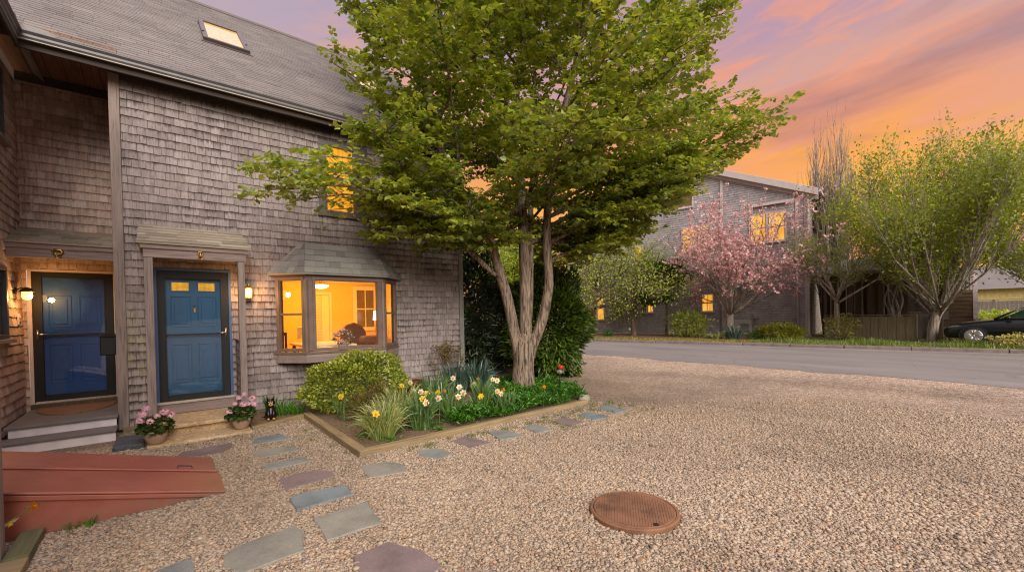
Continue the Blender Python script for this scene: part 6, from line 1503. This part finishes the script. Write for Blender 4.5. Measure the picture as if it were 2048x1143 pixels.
# ================================================================ PARKED CAR (nose toward +Y)
def car(ox, oy, oz):
    t = thing('parked_car', 'black car parked nose left behind the verge at the right edge', 'car', (ox, oy-1.35, oz))
    # stations along length: s (0 nose .. 4.6 tail), half width, sill z, belt z, (hood/roof) top z
    ST = [(0.0, .52, .38, .55, .60), (.05, .66, .30, .60, .68), (.2, .80, .25, .68, .77), (.5, .88, .24, .78, .86), (.9, .92, .24, .86, .93), (1.35, .93, .24, .91, .99), (1.62, .93, .24, .94, 1.02),
          (1.9, .93, .24, .96, 1.03), (2.6, .93, .25, .99, 1.04), (3.2, .93, .25, 1.02, 1.06), (3.8, .92, .26, 1.06, 1.10), (4.3, .88, .32, 1.06, 1.12), (4.55, .80, .40, 1.0, 1.06), (4.62, .68, .45, .92, .98)]
    def ring(s, hw, z0, zb, zt):
        return [(-hw*.86, z0), (-hw*.97, z0+.06), (-hw, (z0+zb)/2), (-hw*.985, zb-.02), (-hw*.9, zb+(zt-zb)*.55), (-hw*.55, zt), (0, zt+.015), (hw*.55, zt), (hw*.9, zb+(zt-zb)*.55), (hw*.985, zb-.02), (hw, (z0+zb)/2), (hw*.97, z0+.06), (hw*.86, z0), (0, z0-.02)]
    SY0 = oy+.88
    def Pt(s, x, z): return V3(ox+.93+x, SY0-s, oz+z)
    m = MB(); vs = []; n = 14
    for s, hw, z0, zb, zt in ST: vs += [Pt(s, x, z) for x, z in ring(s, hw, z0, zb, zt)]
    k = len(ST); m.faces(vs, [(i*n+j, i*n+(j+1) % n, (i+1)*n+(j+1) % n, (i+1)*n+j) for i in range(k-1) for j in range(n)]+[tuple(range(n)), tuple(range(k*n-1, (k-1)*n-1, -1))])
    # roof shell
    R_ = [(1.45, 1.0, .60, .02), (1.75, 1.2, .60, .03), (2.15, 1.46, .58, .03), (2.6, 1.57, .57, .03), (3.2, 1.58, .56, .03), (3.75, 1.50, .55, .03), (4.15, 1.36, .54, .03), (4.32, 1.28, .52, .03)]
    vs = []
    for s, z, hw, th in R_: vs += [Pt(s, -hw, z-.03), Pt(s, -hw*.8, z), Pt(s, 0, z+.02), Pt(s, hw*.8, z), Pt(s, hw, z-.03), Pt(s, hw*.7, z-.06), Pt(s, -hw*.7, z-.06)]
    k = len(R_); i0 = 2
    m.faces(vs[i0*7:], [(i*7+j, i*7+(j+1) % 7, (i+1)*7+(j+1) % 7, (i+1)*7+j) for i in range(k-i0-1) for j in range(7)]+[tuple(range(7)), tuple(range((k-i0)*7-1, (k-i0-1)*7-1, -1))])
    # pillars
    for sx in (-1, 1):
        for (s0, z0, x0), (s1, z1, x1), w_ in (((1.42, 1.0, .80), (2.2, 1.47, .575), .035), ((2.62, 1.03, .86), (2.66, 1.55, .57), .04), ((3.3, 1.05, .86), (3.5, 1.54, .565), .045), ((4.25, 1.08, .78), (3.95, 1.42, .55), .08)):
            m.tube([Pt(s0, sx*x0, z0), Pt((s0+s1)/2, sx*((x0+x1)/2+.03), (z0+z1)/2+.01), Pt(s1, sx*x1, z1)], w_, 6)
    body = m.build('body', MS['carp'], t, True)
    # glass
    for sx in (-1, 1):
        m = MB()
        for q in ([(1.62, 1.04, .855), (2.58, 1.05, .875), (2.6, 1.5, .62), (2.3, 1.46, .62)], [(2.66, 1.05, .875), (3.26, 1.07, .875), (3.42, 1.5, .61), (2.69, 1.52, .62)], [(3.36, 1.08, .87), (4.1, 1.1, .82), (3.9, 1.36, .62), (3.55, 1.47, .61)]): m.poly([Pt(s, sx*x, z) for s, z, x in q])
        m.build('side_window', MS['carglass'], t)
    m = MB(); m.poly([Pt(1.4, -.72, 1.02), Pt(1.4, .72, 1.02), Pt(2.22, .5, 1.48), Pt(2.22, -.5, 1.48)]); m.build('windscreen', MS['carglass'], t)
    m = MB(); m.poly([Pt(4.4, -.66, 1.1), Pt(4.4, .66, 1.1), Pt(4.1, .48, 1.36), Pt(4.1, -.48, 1.36)]); m.build('rear_window', MS['carglass'], t)
    for sx in (-1, 1):
        m = MB(); m.tube([Pt(1.4, sx*.80, 1.03), Pt(1.8, sx*.70, 1.28), Pt(2.25, sx*.585, 1.50), Pt(2.7, sx*.572, 1.575), Pt(3.4, sx*.565, 1.57), Pt(3.95, sx*.555, 1.44)], .013, 6); m.build('roof_trim', MS['alloy'], t, True)
        m = MB(); m.ball(Pt(1.78, sx*1.03, 1.07), (.1, .09, .075), 12, 8); m.tube([Pt(1.76, sx*.88, 1.02), Pt(1.77, sx*.98, 1.04)], .025, 6); m.build('mirror', MS['carp'], t, True)
        m = MB(); m.faces([Pt(.1, sx*.62, .66), Pt(.16, sx*.76, .64), Pt(.55, sx*.895, .74), Pt(.42, sx*.86, .775), Pt(.2, sx*.74, .72)], [(0, 1, 2, 3, 4)]); m.build('headlight', MS['alloy'], t)
        m = MB(); m.box(*sorted((ox+.93+sx*.93, ox+.93+sx*.945)), SY0-2.45, SY0-2.25, oz+.86, oz+.89); m.build('door_handle', MS['carp'], t)
        for wy in (.88, 3.62):
            cx = ox+.93+sx*.86; c = V3(cx, SY0-wy, oz+.345)
            m = MB(); m.lathe([(.42, -.06), (.42, .085)], c, 26, (sx, 0, 0)); m.build('wheel_arch', MS['dark'], t)
            m = MB(); m.lathe([(.22, -.1), (.33, -.1), (.345, -.07), (.345, .07), (.33, .095), (.25, .098), (.24, .08), (.1, .06)], c+V3(sx*.01, 0, 0), 28, (sx, 0, 0)); wh = m.build('wheel', MS['tyre'], t, True)
            m = MB()
            m.lathe([(.252, .09), (.262, .1), (.262, .106), (.248, .106)], c+V3(sx*.01, 0, 0), 28, (sx, 0, 0)); m.lathe([(.05, .085), (.05, .105), (.02, .11)], c+V3(sx*.01, 0, 0), 14, (sx, 0, 0))
            for i in range(5):
                a = 2*PI*i/5+.3
                for da in (-.14, .14):
                    p0 = c+V3(sx*.105, math.cos(a+da*.6)*.045, math.sin(a+da*.6)*.045); p1 = c+V3(sx*.112, math.cos(a+da*1.35)*.25, math.sin(a+da*1.35)*.25); m.tube([p0, p1], [.016, .02], 6)
            m.build('rim', MS['alloy'], wh, True)
    m = MB(); m.faces([Pt(-.005, -.4, .42), Pt(-.005, .4, .42), Pt(.0, .36, .57), Pt(.0, -.36, .57)], [(0, 1, 2, 3)]); m.build('grille', MS['dark'], t)
car(25.0, -7.05, -1.53)

# ================================================================ SKY, SUN, CAMERA
SC.view_settings.view_transform = 'Standard'; SC.view_settings.look = 'None'; SC.view_settings.exposure = 0; SC.view_settings.gamma = 1
world = bpy.data.worlds.new('World'); SC.world = world; world.use_nodes = True
nt = world.node_tree; nt.nodes.clear()
SUN_EL, SUN_AZ = math.radians(30), math.radians(196)        # soft evening sky light from behind the camera (clockwise from +Y)
tc = nd(nt, 'ShaderNodeTexCoord').outputs['Generated']
xyz = nd(nt, 'ShaderNodeSeparateXYZ', {0: nd(nt, 'ShaderNodeVectorMath', {0: tc}, operation='NORMALIZE').outputs[0]})
X_, Y_, Z_ = xyz.outputs
el = mth(nt, 'ARCSINE', Z_)
az = mth(nt, 'ARCTAN2', X_, Y_)                               # 0 = +Y, growing toward +X
tilt = mth(nt, 'MULTIPLY', mth(nt, 'SUBTRACT', az, 1.0), .10)
cv = nd(nt, 'ShaderNodeCombineXYZ', {0: mth(nt, 'MULTIPLY', az, 1.5), 1: 0.0, 2: mth(nt, 'MULTIPLY', mth(nt, 'SUBTRACT', el, tilt), 7.5)}).outputs[0]
n1 = noise(nt, cv, 1.5, 6, .55, dist=.5); n2 = noise(nt, cv, 3.1, 7, .6, dist=.8)
ew = mth(nt, 'ADD', el, mth(nt, 'MULTIPLY', mth(nt, 'SUBTRACT', n1, .5), .2))
fac = mth(nt, 'DIVIDE', ew, PI/2, clamp=True)
D = lambda d: d/90
sky = ramp(nt, fac, [(D(0), S(246, 178, 110)), (D(6), S(248, 168, 84)), (D(11), S(255, 184, 72)), (D(16), S(254, 172, 84)), (D(20), S(240, 160, 116)), (D(24), S(214, 164, 154)), (D(29), S(196, 156, 166)), (D(35), S(166, 149, 186)), (D(60), S(168, 164, 190)), (D(90), S(176, 174, 196))])
pk = ramp(nt, n2, [(.48, 0), (.62, .8)])
band = ramp(nt, mth(nt, 'DIVIDE', el, PI/2, clamp=True), [(D(10), 0), (D(17), 1), (D(27), 1), (D(36), .25), (D(50), 0)])
sky = mix(nt, mth(nt, 'MULTIPLY', pk, band), sky, S(244, 162, 126))
n3 = noise(nt, cv, 1.1, 5, .55, dist=.3)
gy = mth(nt, 'MULTIPLY', ramp(nt, n3, [(.5, 0), (.68, .6)]), ramp(nt, mth(nt, 'DIVIDE', az, PI, clamp=True), [(.3, .2), (.42, 1)]))
sky = mix(nt, gy, sky, S(150, 108, 122))
# the afterglow is strongest toward the sunset; the rest of the dome is a plain lavender dusk sky
cosg = mth(nt, 'ADD', mth(nt, 'MULTIPLY', mth(nt, 'COSINE', mth(nt, 'SUBTRACT', az, 1.0)), .5), .5)
glow = ramp(nt, cosg, [(.6, 0), (.88, .6), (.96, 1)])
dusk = ramp(nt, fac, [(0, S(206, 172, 160)), (.13, S(198, 172, 170)), (.25, S(190, 178, 184)), (1, S(180, 176, 196))])
sky = mix(nt, glow, dusk, sky)
rear_dark_band = mth(nt, 'MULTIPLY', ramp(nt, cosg, [(.35, 1), (.55, 0)]), ramp(nt, mth(nt, 'ADD', el, mth(nt, 'MULTIPLY', n2, .06)), [(.13, 1), (.17, 0)]))  # unseen dark band added low behind the camera to darken glass reflections
sky = mix(nt, rear_dark_band, sky, S(70, 66, 56))
up = ramp(nt, mth(nt, 'DIVIDE', el, PI/2, clamp=True), [(.36, 1.0), (.62, .45 and 1.0), (1, 1.0)])
gain = nd(nt, 'ShaderNodeMapRange', {0: el, 1: math.radians(34), 2: math.radians(62), 3: 1.0, 4: 3.0}).outputs[0]
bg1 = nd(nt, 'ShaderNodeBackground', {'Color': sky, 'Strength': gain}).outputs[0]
nis = nd(nt, 'ShaderNodeTexSky', sky_type='NISHITA', sun_disc=False, sun_elevation=SUN_EL, sun_rotation=SUN_AZ)
bg2 = nd(nt, 'ShaderNodeBackground', {'Color': nis.outputs[0], 'Strength': .004}).outputs[0]
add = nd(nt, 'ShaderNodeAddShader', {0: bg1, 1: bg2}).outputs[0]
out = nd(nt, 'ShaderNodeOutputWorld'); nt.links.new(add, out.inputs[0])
sl = bpy.data.lights.new('sun', 'SUN'); sl.energy = 4.5; sl.angle = math.radians(42); sl.color = (1, .94, .86)
so = bpy.data.objects.new('sun', sl); COL.objects.link(so)
sd = Vector((math.sin(SUN_AZ)*math.cos(SUN_EL), math.cos(SUN_AZ)*math.cos(SUN_EL), math.sin(SUN_EL)))
so.rotation_euler = sd.to_track_quat('Z', 'Y').to_euler(); so.location = sd*40

cam = bpy.data.cameras.new('camera'); co = bpy.data.objects.new('camera', cam); COL.objects.link(co); SC.camera = co
yaw, pit, rol = math.radians(39.1241), math.radians(-.7998), math.radians(-1.08384)
f = Vector((math.sin(yaw)*math.cos(pit), math.cos(yaw)*math.cos(pit), math.sin(pit)))
r = Vector((math.cos(yaw), -math.sin(yaw), 0)); u = r.cross(f)
r2, u2 = r*math.cos(rol)+u*math.sin(rol), -r*math.sin(rol)+u*math.cos(rol)
M4 = Matrix((r2, u2, -f)).transposed().to_4x4(); M4.translation = (0, -8.7, 0); co.matrix_world = M4
cam.sensor_fit = 'HORIZONTAL'; cam.sensor_width = 36; cam.lens = 857.775/2048*36; cam.shift_y = 69.821/2048
cam.clip_start = .05; cam.clip_end = 3000
SC.cycles.max_bounces = 8; SC.cycles.transparent_max_bounces = 16; SC.cycles.sample_clamp_indirect = 6; SC.cycles.caustics_reflective = False; SC.cycles.caustics_refractive = False
SC.cycles.use_denoising = True; SC.cycles.denoiser = 'OPENIMAGEDENOISE'; SC.cycles.denoising_prefilter = 'NONE'; SC.cycles.filter_width = 1.2; SC.cycles.sample_clamp_indirect = 3
print('LEAVES', NLEAF, 'PEBBLES', NPEB)
